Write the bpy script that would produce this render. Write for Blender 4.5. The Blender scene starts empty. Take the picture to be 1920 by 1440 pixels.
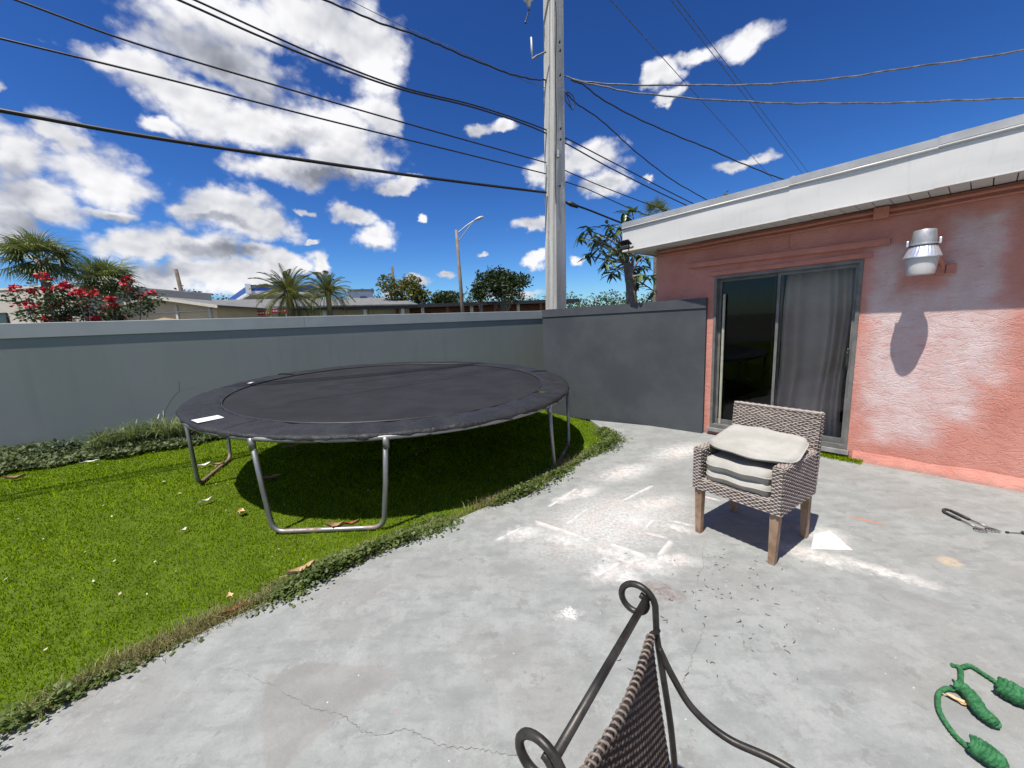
import bpy, math, random
import numpy as np
from mathutils import Matrix, Vector
random.seed(7); RNG = np.random.default_rng(7)
SC = bpy.context.scene
COL = SC.collection
rad = math.radians

# ------------------------------------------------------------------ camera
F_PX, PITCH, ROLL, CAM_H = 721.0, rad(8.8), rad(-2.6), 1.6
_fwd = Vector((0, math.cos(PITCH), -math.sin(PITCH)))
_up0 = Vector((0, math.sin(PITCH), math.cos(PITCH)))
_rt0 = Vector((1, 0, 0))
_R = _rt0 * math.cos(ROLL) + _up0 * math.sin(ROLL)
_U = _up0 * math.cos(ROLL) - _rt0 * math.sin(ROLL)
cam_d = bpy.data.cameras.new('camera')
cam_d.sensor_width = 36.0
cam_d.lens = 36.0 * F_PX / 1920.0
cam_d.clip_start = 0.05
cam_d.clip_end = 4000
cam = bpy.data.objects.new('camera', cam_d)
COL.objects.link(cam)
cam.matrix_world = Matrix(((_R.x, _U.x, -_fwd.x, 0), (_R.y, _U.y, -_fwd.y, 0), (_R.z, _U.z, -_fwd.z, CAM_H), (0, 0, 0, 1)))
SC.camera = cam
EYE = Vector((0, 0, CAM_H))


def ray(x, y):
    return ((x - 960) * _R - (y - 720) * _U + F_PX * _fwd).normalized()


def G(x, y, z=0.0):
    "photo pixel to the point where its ray meets the level z"
    v = ray(x, y)
    return EYE + v * ((z - CAM_H) / v.z)


def AT(x, y, dist):
    "photo pixel to the point at a given distance along the ground"
    v = ray(x, y)
    return EYE + v * (dist / math.hypot(v.x, v.y))


def ONPLANE(x, y, P, hx, hy):
    "photo pixel to a point of the vertical plane through P that runs along (hx, hy)"
    v = ray(x, y)
    n = Vector((hy, -hx, 0))
    return EYE + v * ((Vector(P) - EYE).dot(n) / v.dot(n))


# ------------------------------------------------------------------ light
SUN_EL = rad(67.0)
SUN_H = Vector((-0.66, -0.75, 0)).normalized()
SUN_DIR = SUN_H * math.cos(SUN_EL) + Vector((0, 0, math.sin(SUN_EL)))
sun_d = bpy.data.lights.new('sun', 'SUN')
sun_d.energy = 5.0
sun_d.angle = rad(0.53)
sun_d.color = (1.0, 0.95, 0.865)
sun_o = bpy.data.objects.new('sun', sun_d)
COL.objects.link(sun_o)
sun_o.rotation_euler = SUN_DIR.to_track_quat('Z', 'Y').to_euler()
SC.view_settings.view_transform = 'Standard'
SC.view_settings.look = 'None'
SC.view_settings.gamma = 1.0
SC.view_settings.exposure = 0.48
SC.view_settings.use_curve_mapping = False
SC.render.engine = 'CYCLES'
SC.cycles.use_denoising = True
SC.cycles.max_bounces = 5
SC.cycles.use_adaptive_sampling = True
SC.cycles.adaptive_threshold = 0.02
SC.cycles.transparent_max_bounces = 12
SC.cycles.caustics_reflective = False
SC.cycles.caustics_refractive = False


# ------------------------------------------------------------------ node helpers
class NT:
    def __init__(self, tree):
        self.t = tree
        tree.nodes.clear()

    def new(self, kind, **props):
        n = self.t.nodes.new(kind)
        for k, v in props.items():
            setattr(n, k, v)
        return n

    def put(self, sock, v):
        if isinstance(v, bpy.types.NodeSocket):
            self.t.links.new(v, sock)
        elif v is not None:
            if isinstance(v, (tuple, list)) and len(v) == 3 and sock.type == 'RGBA':
                v = (*v, 1.0)
            sock.default_value = v

    def math(self, op, a, b=None, c=None, clamp=False):
        n = self.new('ShaderNodeMath', operation=op, use_clamp=clamp)
        for i, v in enumerate((a, b, c)):
            if v is not None:
                self.put(n.inputs[i], v)
        return n.outputs[0]

    def vec(self, op, a, b=None, c=None, out=0):
        n = self.new('ShaderNodeVectorMath', operation=op)
        for i, v in enumerate((a, b, c)):
            if v is not None:
                self.put(n.inputs[i], v)
        return n.outputs['Value'] if op in ('LENGTH', 'DOT_PRODUCT', 'DISTANCE') else n.outputs[out]

    def mix(self, f, a, b, blend='MIX'):
        n = self.new('ShaderNodeMix', data_type='RGBA', blend_type=blend)
        n.clamp_factor = True
        self.put(n.inputs[0], f)
        self.put(n.inputs[6], a)
        self.put(n.inputs[7], b)
        return n.outputs[2]

    def noise(self, v, scale=5.0, detail=4.0, rough=0.55, dist=0.0):
        n = self.new('ShaderNodeTexNoise')
        self.put(n.inputs['Vector'], v)
        n.inputs['Scale'].default_value = scale
        n.inputs['Detail'].default_value = detail
        n.inputs['Roughness'].default_value = rough
        n.inputs['Distortion'].default_value = dist
        return n.outputs[0]

    def voro(self, v, scale=5.0, feature='F1', rnd=1.0):
        n = self.new('ShaderNodeTexVoronoi', feature=feature)
        self.put(n.inputs['Vector'], v)
        n.inputs['Scale'].default_value = scale
        n.inputs['Randomness'].default_value = rnd
        return n.outputs['Distance']

    def step(self, v, lo, hi):
        n = self.new('ShaderNodeMapRange', interpolation_type='SMOOTHSTEP')
        self.put(n.inputs[0], v)
        n.inputs[1].default_value = lo
        n.inputs[2].default_value = hi
        return n.outputs[0]

    def ramp(self, f, stops):
        n = self.new('ShaderNodeValToRGB')
        el = n.color_ramp.elements
        while len(el) < len(stops):
            el.new(0.5)
        for e, (p, c) in zip(el, stops):
            e.position = p
            e.color = (*c, 1.0)
        self.put(n.inputs[0], f)
        return n.outputs[0]

    def coords(self, kind='Object'):
        return self.new('ShaderNodeTexCoord').outputs[kind]

    def pos(self):
        return self.new('ShaderNodeNewGeometry').outputs['Position']

    def sep(self, v):
        n = self.new('ShaderNodeSeparateXYZ')
        self.put(n.inputs[0], v)
        return n.outputs

    def comb(self, x, y, z):
        n = self.new('ShaderNodeCombineXYZ')
        for i, v in enumerate((x, y, z)):
            self.put(n.inputs[i], v)
        return n.outputs[0]

    def bump(self, h, strength=0.3, dist=0.01):
        n = self.new('ShaderNodeBump')
        n.inputs['Strength'].default_value = strength
        n.inputs['Distance'].default_value = dist
        self.put(n.inputs['Height'], h)
        return n.outputs[0]

    def surf(self, color, rough=0.6, metal=0.0, normal=None, spec=0.5, **kw):
        b = self.new('ShaderNodeBsdfPrincipled')
        self.put(b.inputs['Base Color'], color)
        self.put(b.inputs['Roughness'], rough)
        self.put(b.inputs['Metallic'], metal)
        b.inputs['Specular IOR Level'].default_value = spec
        for k, v in kw.items():
            self.put(b.inputs[k.replace('_', ' ')], v)
        if normal is not None:
            self.put(b.inputs['Normal'], normal)
        return b.outputs[0]

    def out(self, s):
        o = self.new('ShaderNodeOutputMaterial')
        self.t.links.new(s, o.inputs[0])


def mat(name):
    m = bpy.data.materials.new(name)
    m.use_nodes = True
    return m, NT(m.node_tree)


def simple(name, c1, c2=None, scale=8.0, rough=0.6, metal=0.0, bump=0.0, bscale=60.0, bdist=0.004, spec=0.4, detail=5.0, lo=0.35, hi=0.65, **kw):
    "a paint or fabric with mottled colour and a fine relief"
    m, t = mat(name)
    p = t.coords('Object')
    c = c1
    if c2 is not None:
        c = t.mix(t.step(t.noise(p, scale, detail, 0.6), lo, hi), c1, c2)
    nrm = t.bump(t.noise(p, bscale, 4, 0.6), bump, bdist) if bump else None
    t.out(t.surf(c, rough, metal, nrm, spec, **kw))
    return m


def leafmat(name, c1, c2, rough=0.5, trans=0.25, scale=3.0):
    m, t = mat(name)
    p = t.pos()
    oi = t.new('ShaderNodeObjectInfo').outputs['Random']
    f = t.math('ADD', t.math('MULTIPLY', t.noise(p, scale, 3), 0.75), t.math('MULTIPLY', oi, 0.25))
    c = t.mix(t.step(f, 0.3, 0.72), c1, c2)
    a = t.surf(c, rough, 0, None, 0.4)
    tr = t.new('ShaderNodeBsdfTranslucent')
    t.put(tr.inputs[0], t.mix(0.5, c, (c2[0] * 1.3, c2[1] * 1.3, c2[2] * 0.6)))
    mx = t.new('ShaderNodeMixShader')
    mx.inputs[0].default_value = trans
    t.t.links.new(a, mx.inputs[1])
    t.t.links.new(tr.outputs[0], mx.inputs[2])
    t.out(mx.outputs[0])
    return m


# ------------------------------------------------------------------ world: blue sky with cumulus
world = bpy.data.worlds.new('World')
SC.world = world
world.use_nodes = True
SKY_STRENGTH = 0.09
CLOUDS = [  # photo pixel of the centre, half width, half height
    (430, 40, 175, 85), (600, 50, 150, 105), (690, 110, 72, 120), (420, 120, 160, 66), (240, 128, 105, 34), (330, 178, 120, 44),
    (450, 228, 165, 60), (610, 250, 130, 66), (655, 300, 95, 48), (545, 320, 130, 34), (745, 346, 56, 15), (310, 250, 60, 18), (705, 215, 48, 55),
    (25, 300, 85, 80), (60, 375, 110, 45), (180, 330, 128, 66), (105, 265, 48, 40), (205, 392, 75, 22), (15, 430, 70, 50), (20, 180, 28, 9),
    (440, 405, 112, 52), (520, 425, 45, 28), (365, 402, 50, 26), (350, 460, 130, 42), (265, 462, 100, 34), (480, 470, 50, 22), (410, 515, 150, 42),
    (290, 530, 140, 30), (540, 490, 55, 30), (500, 500, 32, 28), (597, 482, 26, 30),
    (662, 402, 46, 27), (702, 448, 46, 31), (577, 389, 20, 9), (580, 441, 14, 5), (787, 416, 10, 8),
    (897, 242, 34, 19), (955, 240, 34, 14), (995, 424, 55, 15), (1005, 490, 30, 15), (1085, 300, 95, 40), (1130, 335, 52, 32), (1020, 312, 38, 26), (1203, 320, 14, 11),
    (1240, 148, 46, 27), (1300, 122, 44, 22), (1395, 92, 84, 36), (1248, 182, 30, 12), (1380, 304, 50, 16), (1432, 291, 36, 17),
    (833, 508, 17, 8), (908, 479, 14, 5), (792, 522, 22, 15), (1088, 498, 18, 9), (740, 540, 30, 14), (960, 545, 60, 10), (1490, 326, 8, 4),
    # the same weather goes on outside the frame
    (-350, 260, 240, 120), (-500, 480, 300, 70), (2250, 250, 180, 70), (2500, 430, 260, 60), (300, -330, 170, 110), (1150, -420, 150, 90), (1750, -300, 120, 50)]
GREYS = [(400, 105, 130, 55), (520, 170, 110, 36), (560, 262, 75, 22), (630, 338, 105, 17), (190, 402, 80, 16), (60, 430, 80, 34), (10, 350, 60, 60),
         (410, 470, 90, 18), (290, 505, 90, 18), (420, 420, 70, 10), (1080, 345, 70, 14), (-350, 330, 200, 60), (-500, 520, 260, 40), (2250, 300, 150, 30), (690, 470, 36, 9), (670, 424, 34, 7)]


def azel(px, py):
    v = ray(px, py)
    return math.atan2(v.x, v.y), math.asin(v.z)


def build_world():
    t = NT(world.node_tree)
    d = t.new('ShaderNodeTexCoord').outputs['Generated']
    s = t.sep(d)
    az = t.math('ARCTAN2', s[0], s[1])
    el = t.math('ARCSINE', s[2])
    p3 = t.vec('MULTIPLY', d, (1.0, 1.0, 1.25))
    warp = t.vec('SUBTRACT', t.new('ShaderNodeTexNoise').outputs[1], (0.5, 0.5, 0.5))
    wn = warp.node.inputs[0].links[0].from_node
    t.put(wn.inputs['Vector'], p3)
    wn.inputs['Scale'].default_value = 7.0
    wn.inputs['Detail'].default_value = 5.0
    wn.inputs['Roughness'].default_value = 0.6
    uv = t.vec('MULTIPLY_ADD', warp, (0.13, 0.11, 0.0), t.comb(az, el, 0.0))

    def field(blobs, src):
        best = None
        for (x, y, w, h) in blobs:
            a0, e0 = azel(x, y)
            a1, e1 = azel(x + w, y)
            a2, e2 = azel(x, y - h)
            sa = 1.0 / max(0.01, abs(a1 - a0))
            se = 1.0 / max(0.006, abs(e2 - e0))
            l = t.vec('LENGTH', t.vec('MULTIPLY_ADD', src, (sa, se, 0.0), (-a0 * sa, -e0 * se, 0.0)))
            best = l if best is None else t.math('SMOOTH_MIN', best, l, 0.18)
        return best
    # unseen random cumulus behind the viewer, more of them added to neutralise blue shade
    rr = random.Random(3)
    back = []
    f = field(CLOUDS, uv)
    for _ in range(30):
        a0 = rr.uniform(rad(75), rad(285))
        a0 = a0 if a0 < math.pi else a0 - 2 * math.pi
        e0 = rr.uniform(0.06, 0.9)
        w = rr.uniform(.14, .36)
        h = w * rr.uniform(.25, .5)
        back.append(t.vec('LENGTH', t.vec('MULTIPLY_ADD', uv, (1 / w, 1 / h, 0.0), (-a0 / w, -e0 / h, 0.0))))
    for l in back:
        f = t.math('MINIMUM', f, l)
    wv = t.vec('MULTIPLY_ADD', warp, (0.035, 0.035, 0.035), p3)

    def puffs(src):
        "rounded cauliflower heads of three sizes"
        a_ = t.math('MULTIPLY', t.math('SUBTRACT', 0.5, t.voro(src, 13.0)), 0.55)
        b_ = t.math('MULTIPLY', t.math('SUBTRACT', 0.5, t.voro(src, 31.0)), 0.40)
        c_ = t.math('MULTIPLY', t.math('SUBTRACT', 0.5, t.voro(src, 70.0)), 0.22)
        return t.math('ADD', t.math('ADD', a_, b_), c_)
    fine = t.noise(p3, 20.0, 6.0, 0.66, 0.2)
    big = t.noise(p3, 5.0, 3.0, 0.5)
    pf = puffs(wv)
    body = t.math('ADD', t.math('SUBTRACT', 0.98, f), t.math('ADD', t.math('MULTIPLY', t.math('SUBTRACT', fine, 0.5), 0.75), t.math('MULTIPLY', pf, 0.60)))
    mask = t.step(body, -0.10, 0.50)
    # thin wisps at the borders
    # relief: the same noise looked up a little towards the sun
    off = SUN_DIR * 0.018
    fine2 = t.noise(t.vec('ADD', p3, tuple(off)), 20.0, 4.0, 0.66, 0.2)
    relief = t.math('ADD', t.math('MULTIPLY', t.math('SUBTRACT', fine, fine2), 0.5), t.math('SUBTRACT', pf, puffs(t.vec('ADD', wv, tuple(SUN_DIR * 0.012)))))
    coarse = t.math('SUBTRACT', big, t.noise(t.vec('ADD', p3, tuple(SUN_DIR * 0.06)), 5.0, 3.0, 0.5))
    g = field(GREYS, uv)
    grey = t.step(t.math('ADD', t.math('SUBTRACT', 1.25, g), t.math('MULTIPLY', t.math('SUBTRACT', fine, 0.5), 1.2)), 0.0, 1.0)
    lum = t.math('ADD', 0.60, t.math('MULTIPLY', relief, 0.20))
    # thick hearts are greyer than the thin sunlit rims
    lum = t.math('SUBTRACT', lum, t.math('MULTIPLY', t.step(body, 0.55, 1.35), 0.10))
    lum = t.math('ADD', lum, t.math('MULTIPLY', coarse, 1.1))
    lum = t.math('SUBTRACT', lum, t.math('MULTIPLY', grey, 0.27))
    lum = t.math('MAXIMUM', lum, 0.2)
    lum = t.math('MINIMUM', lum, 0.70)
    tint = t.mix(t.step(lum, 0.26, 0.65), (0.90, 0.95, 1.10), (1.0, 1.0, 1.03))
    ccol = t.vec('SCALE', tint, None)
    cn = ccol.node
    t.put(cn.inputs['Scale'], t.math('MULTIPLY', lum, 1.0 / SKY_STRENGTH))
    sky = t.new('ShaderNodeTexSky')
    sky.sky_type = 'NISHITA'
    sky.sun_disc = False
    sky.sun_elevation = SUN_EL
    sky.sun_rotation = math.atan2(SUN_H.x, SUN_H.y)
    sky.altitude = 0
    sky.air_density = 1.0
    sky.dust_density = 0.4
    sky.ozone_density = 3.0
    hs = t.new('ShaderNodeHueSaturation')
    hs.inputs['Saturation'].default_value = 1.12
    hs.inputs['Value'].default_value = 1.0
    t.put(hs.inputs['Color'], sky.outputs[0])
    # deeper blue overhead, paler towards the horizon
    gm_ = t.new('ShaderNodeGamma')
    t.put(gm_.inputs[0], t.vec('MULTIPLY', hs.outputs[0], (0.60 * SKY_STRENGTH, 0.86 * SKY_STRENGTH, 1.22 * SKY_STRENGTH)))
    gm_.inputs[1].default_value = 1.5
    kk_ = 1.0 / (1.395 * SKY_STRENGTH)
    blue = t.vec('MULTIPLY', gm_.outputs[0], (2.6 * kk_, 2.05 * kk_, 1.55 * kk_))
    mxs = t.new('ShaderNodeMixShader')
    t.put(mxs.inputs[0], mask)
    for k, cc_ in ((1, blue), (2, ccol)):
        bg = t.new('ShaderNodeBackground')
        t.put(bg.inputs[0], cc_)
        bg.inputs[1].default_value = SKY_STRENGTH
        t.t.links.new(bg.outputs[0], mxs.inputs[k])
    o = t.new('ShaderNodeOutputWorld')
    t.t.links.new(mxs.outputs[0], o.inputs[0])


build_world()
world.cycles.sampling_method = 'MANUAL'
world.cycles.sample_map_resolution = 256


# ------------------------------------------------------------------ mesh helpers
class MB:
    "collects boxes, tubes and sheets of ONE part"

    def __init__(self):
        self.v, self.f = [], []

    def add(self, vs, fs):
        o = len(self.v)
        self.v.extend([tuple(p) for p in vs])
        self.f.extend([tuple(i + o for i in q) for q in fs])
        return self

    def box(self, c, s, M=None):
        x, y, z = (k / 2 for k in s)
        vs = [Vector(p) for p in ((-x, -y, -z), (x, -y, -z), (x, y, -z), (-x, y, -z), (-x, -y, z), (x, -y, z), (x, y, z), (-x, y, z))]
        if M is not None:
            vs = [M @ p for p in vs]
        vs = [p + Vector(c) for p in vs]
        return self.add(vs, ((0, 3, 2, 1), (4, 5, 6, 7), (0, 1, 5, 4), (1, 2, 6, 5), (2, 3, 7, 6), (3, 0, 4, 7)))

    def hexa(self, b, tp):
        "a block from four bottom and four top corners"
        return self.add(list(b) + list(tp), ((0, 3, 2, 1), (4, 5, 6, 7), (0, 1, 5, 4), (1, 2, 6, 5), (2, 3, 7, 6), (3, 0, 4, 7)))

    def rbox(self, c, s, r=0.01, M=None, seg=2):
        "box with rounded vertical and horizontal edges (chamfered)"
        x, y, z = (k / 2 for k in s)
        r = min(r, x * .98, y * .98, z * .98)
        vs, rings = [], []
        lev = [(-z, r), (-z + r, 0), (z - r, 0), (z, r)]
        for (zz, ins) in lev:
            ring = []
            for (sx, sy, a0) in ((1, 1, 0), (-1, 1, 90), (-1, -1, 180), (1, -1, 270)):
                for k in range(seg + 1):
                    a = rad(a0 + 90 * k / seg)
                    rr = r - ins * 0.7
                    ring.append(Vector((sx * (x - r) + rr * math.cos(a), sy * (y - r) + rr * math.sin(a), zz)))
            rings.append(ring)
        n = len(rings[0])
        fs = []
        for i in range(len(rings) - 1):
            for k in range(n):
                fs.append((i * n + k, i * n + (k + 1) % n, (i + 1) * n + (k + 1) % n, (i + 1) * n + k))
        fs.append(tuple(reversed(range(n))))
        fs.append(tuple(range((len(rings) - 1) * n, len(rings) * n)))
        vs = [p for r_ in rings for p in r_]
        if M is not None:
            vs = [M @ p for p in vs]
        return self.add([p + Vector(c) for p in vs], fs)

    def tube(self, pts, r, n=8, closed=False, flat=None, caps=True):
        pts = [Vector(p) for p in pts]
        m = len(pts)
        rs = r if isinstance(r, (list, tuple)) else [r] * m
        vs, fs = [], []
        prev = None
        for i, p in enumerate(pts):
            a = pts[(i - 1) % m] if (closed or i > 0) else p
            b = pts[(i + 1) % m] if (closed or i < m - 1) else p
            d = (b - a)
            d = d.normalized() if d.length > 1e-9 else Vector((0, 0, 1))
            if prev is None:
                ref = Vector((0, 0, 1)) if abs(d.z) < 0.9 else Vector((1, 0, 0))
                u = d.cross(ref).normalized()
            else:
                u = prev - d * prev.dot(d)
                u = u.normalized() if u.length > 1e-6 else d.orthogonal().normalized()
            prev = u
            w = d.cross(u)
            for k in range(n):
                a_ = 2 * math.pi * k / n
                vs.append(p + (u * math.cos(a_) + w * math.sin(a_) * (flat or 1.0)) * rs[i])
        for i in range(m if closed else m - 1):
            for k in range(n):
                j = (i + 1) % m
                fs.append((i * n + k, i * n + (k + 1) % n, j * n + (k + 1) % n, j * n + k))
        if not closed and caps:
            fs.append(tuple(reversed(range(n))))
            fs.append(tuple(range((m - 1) * n, m * n)))
        return self.add(vs, fs)

    def lathe(self, prof, c=(0, 0, 0), n=20, M=None, cap=True):
        vs, fs = [], []
        for (r, z) in prof:
            for k in range(n):
                a = 2 * math.pi * k / n
                p = Vector((r * math.cos(a), r * math.sin(a), z))
                if M is not None:
                    p = M @ p
                vs.append(p + Vector(c))
        for i in range(len(prof) - 1):
            for k in range(n):
                fs.append((i * n + k, i * n + (k + 1) % n, (i + 1) * n + (k + 1) % n, (i + 1) * n + k))
        if cap:
            fs.append(tuple(reversed(range(n))))
            fs.append(tuple(range((len(prof) - 1) * n, len(prof) * n)))
        return self.add(vs, fs)

    def grid(self, fn, nu, nv):
        vs = [fn(i / nu, j / nv) for j in range(nv + 1) for i in range(nu + 1)]
        w = nu + 1
        fs = [(j * w + i, j * w + i + 1, (j + 1) * w + i + 1, (j + 1) * w + i) for j in range(nv) for i in range(nu)]
        return self.add(vs, fs)

    def poly(self, pts, z0, z1):
        n = len(pts)
        vs = [(p[0], p[1], z0) for p in pts] + [(p[0], p[1], z1) for p in pts]
        fs = [tuple(range(n, 2 * n)), tuple(reversed(range(n)))] + [(k, (k + 1) % n, n + (k + 1) % n, n + k) for k in range(n)]
        return self.add(vs, fs)

    def build(self, name, material, parent=None, smooth=False, world=True, angle=None):
        me = bpy.data.meshes.new(name)
        me.from_pydata(self.v, [], self.f)
        if smooth:
            me.polygons.foreach_set('use_smooth', [True] * len(me.polygons))
            if angle:
                try:
                    me.set_sharp_from_angle(angle=rad(angle))
                except Exception:
                    pass
        me.update()
        me.materials.append(material)
        o = bpy.data.objects.new(name, me)
        COL.objects.link(o)
        if parent is not None:
            o.parent = parent
            if world:
                o.matrix_parent_inverse = wmat(parent).inverted()
        return o


def wmat(o):
    m = Matrix.LocRotScale(o.location, o.rotation_euler, o.scale)
    if o.parent is not None:
        return wmat(o.parent) @ o.matrix_parent_inverse @ m
    return m


def tag(o, label=None, cat=None, group=None, kind=None):
    for k, v in (('label', label), ('category', cat), ('group', group), ('kind', kind)):
        if v:
            o[k] = v
    return o


def thing(name, label, cat, loc=(0, 0, 0), rz=0.0, group=None):
    o = bpy.data.objects.new(name, None)
    COL.objects.link(o)
    o.empty_display_size = 0.1
    o.location = Vector(loc)
    o.rotation_euler = (0, 0, rz)
    return tag(o, label, cat, group)


def npmesh(name, verts, faces, material, parent=None, attr=None, smooth=False):
    "big meshes straight from numpy arrays (faces all of one size)"
    me = bpy.data.meshes.new(name)
    nv, nf, k = len(verts), len(faces), faces.shape[1]
    me.vertices.add(nv)
    me.vertices.foreach_set('co', verts.astype(np.float32).ravel())
    me.loops.add(nf * k)
    me.loops.foreach_set('vertex_index', faces.astype(np.int32).ravel())
    me.polygons.add(nf)
    me.polygons.foreach_set('loop_start', (np.arange(nf) * k).astype(np.int32))
    if attr is not None:
        a = me.attributes.new('tone', 'FLOAT', 'POINT')
        a.data.foreach_set('value', attr.astype(np.float32))
    me.update(calc_edges=True)
    if smooth:
        me.polygons.foreach_set('use_smooth', [True] * nf)
    me.materials.append(material)
    o = bpy.data.objects.new(name, me)
    COL.objects.link(o)
    if parent is not None:
        o.parent = parent
        o.matrix_parent_inverse = wmat(parent).inverted()
    return o


def spline(pts, n=8):
    "Catmull-Rom through points"
    P = [Vector(p) for p in pts]
    P = [P[0] * 2 - P[1]] + P + [P[-1] * 2 - P[-2]]
    out = []
    for i in range(1, len(P) - 2):
        for k in range(n):
            t = k / n
            a, b, c, d = P[i - 1], P[i], P[i + 1], P[i + 2]
            out.append(0.5 * ((2 * b) + (c - a) * t + (2 * a - 5 * b + 4 * c - d) * t * t + (3 * b - a - 3 * c + d) * t ** 3))
    out.append(P[-2])
    return out


def inpoly(x, y, poly):
    inside = np.zeros(x.shape, bool)
    n = len(poly)
    j = n - 1
    for i in range(n):
        xi, yi, xj, yj = poly[i][0], poly[i][1], poly[j][0], poly[j][1]
        c = ((yi > y) != (yj > y)) & (x < (xj - xi) * (y - yi) / (yj - yi + 1e-12) + xi)
        inside ^= c
        j = i
    return inside


def polydist(x, y, line):
    best = np.full(x.shape, 1e9)
    for (a, b) in zip(line[:-1], line[1:]):
        ax, ay, bx, by = a[0], a[1], b[0], b[1]
        L = (bx - ax) ** 2 + (by - ay) ** 2
        t = np.clip(((x - ax) * (bx - ax) + (y - ay) * (by - ay)) / L, 0, 1)
        best = np.minimum(best, np.hypot(x - ax - t * (bx - ax), y - ay - t * (by - ay)))
    return best


# ================================================================== THE SETTING
def zp(x0, y0, sc):
    "pixel of an enlarged crop to a pixel of the photograph"
    return lambda X, Y: (x0 + X / sc, y0 + Y / sc)


# ---- far ground
m_far, t = mat('asphalt_and_dry_grass')
p = t.pos()
t.out(t.surf(t.mix(t.step(t.noise(p, 0.08, 4), 0.42, 0.6), (0.07, 0.07, 0.072), (0.10, 0.115, 0.05)), 0.9))
gm = MB().poly([(-900, -900), (900, -900), (900, 900), (-900, 900)], -0.5, -0.12).build('ground', m_far)
tag(gm, kind='structure')

# ---- outlines shared by lawn, patio and weeds
EDGE_PX = [(0, 1376), (60, 1350), (140, 1300), (250, 1248), (340, 1205), (430, 1160), (500, 1130), (560, 1098), (620, 1072), (700, 1038), (770, 1008), (830, 985),
           (900, 955), (1000, 918), (1040, 893), (1075, 868), (1120, 845), (1165, 826)]
EDGE = [Vector((-5.2, -1.9, 0)), Vector((-3.4, 0.05, 0)), Vector((-2.65, 0.83, 0))] + [G(*q) for q in EDGE_PX] + [Vector((1.32, 5.6, 0)), Vector((1.25, 6.12, 0))]
WDIR = Vector((math.sin(rad(57)), math.cos(rad(57)), 0))
WN = Vector((WDIR.y, -WDIR.x, 0))          # faces the yard
W0 = G(0, 858)
HA = rad(-39.4)
HD = Vector((math.sin(HA), math.cos(HA), 0))   # along the house wall, away from the viewer
HN = Vector((-HD.y, HD.x, 0))                  # out of the wall, into the yard
HP = G(1600, 862)


def HL(s, o, z):
    return HP + HD * s + HN * o + Vector((0, 0, z))


RET_A = HL(1.57, 0.06, 0)
RET_B = Vector((0.60, 6.98, 0))
RET_C = W0 + WDIR * 10.25 + WN * 0.06

# ---- lawn
m_soil = simple('turf_backing_soil', (0.06, 0.09, 0.012), (0.085, 0.125, 0.016), scale=6, rough=1.0, bump=0.4, bscale=90, spec=0.0)
LAWN = [(e.x, e.y) for e in EDGE] + [(RET_B.x, RET_B.y), (RET_C.x, RET_C.y)] + [tuple((W0 + WDIR * -12)[:2]), (-16, -4), (-5.2, -4)]
lawn = MB().poly(LAWN, -0.11, -0.03).build('lawn', m_soil)
tag(lawn, kind='structure')

m_grass, t = mat('turf_blades')
at_ = t.new('ShaderNodeAttribute', attribute_name='tone').outputs['Fac']
p = t.pos()
stripe = t.noise(t.vec('MULTIPLY', p, (0.9, 0.9, 0.0)), 1.3, 3)
f = t.math('ADD', t.math('MULTIPLY', at_, 0.7), t.math('MULTIPLY', stripe, 0.4))
c = t.ramp(f, [(0.08, (0.080, 0.132, 0.001)), (0.45, (0.172, 0.272, 0.002)), (0.8, (0.31, 0.415, 0.012)), (0.99, (0.46, 0.47, 0.05))])
a = t.surf(c, 0.9, 0, None, 0.0)
tr = t.new('ShaderNodeBsdfTranslucent')
t.put(tr.inputs[0], c)
mx = t.new('ShaderNodeMixShader')
mx.inputs[0].default_value = 0.3
t.t.links.new(a, mx.inputs[1])
t.t.links.new(tr.outputs[0], mx.inputs[2])
t.out(mx.outputs[0])


def blades(x, y, z0, length, width, lean, tone, bend=0.35):
    "one bent blade of three vertices pairs per point"
    n = len(x)
    th = RNG.uniform(0, 2 * np.pi, n)
    ld = RNG.uniform(0, 2 * np.pi, n)
    wx, wy = np.cos(th) * width / 2, np.sin(th) * width / 2
    lx, ly = np.cos(ld) * lean * length, np.sin(ld) * lean * length
    h1 = length * 0.55
    h2 = length * np.sqrt(np.clip(1 - lean ** 2, 0.1, 1))
    V = np.zeros((n, 5, 3))
    V[:, 0] = np.stack([x - wx, y - wy, z0], -1)
    V[:, 1] = np.stack([x + wx, y + wy, z0], -1)
    V[:, 2] = np.stack([x + wx * .8 + lx * bend, y + wy * .8 + ly * bend, z0 + h1], -1)
    V[:, 3] = np.stack([x - wx * .8 + lx * bend, y - wy * .8 + ly * bend, z0 + h1], -1)
    V[:, 4] = np.stack([x + lx, y + ly, z0 + h2], -1)
    b = np.arange(n)[:, None] * 5
    F = np.concatenate([b + np.array([[0, 1, 2]]), b + np.array([[0, 2, 3]]), b + np.array([[3, 2, 4]])], 0)
    return V.reshape(-1, 3), F, np.repeat(tone, 5)


def scatter(n, x0, x1, y0, y1, poly):
    x = RNG.uniform(x0, x1, n)
    y = RNG.uniform(y0, y1, n)
    k = inpoly(x, y, poly)
    return x[k], y[k]


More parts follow.
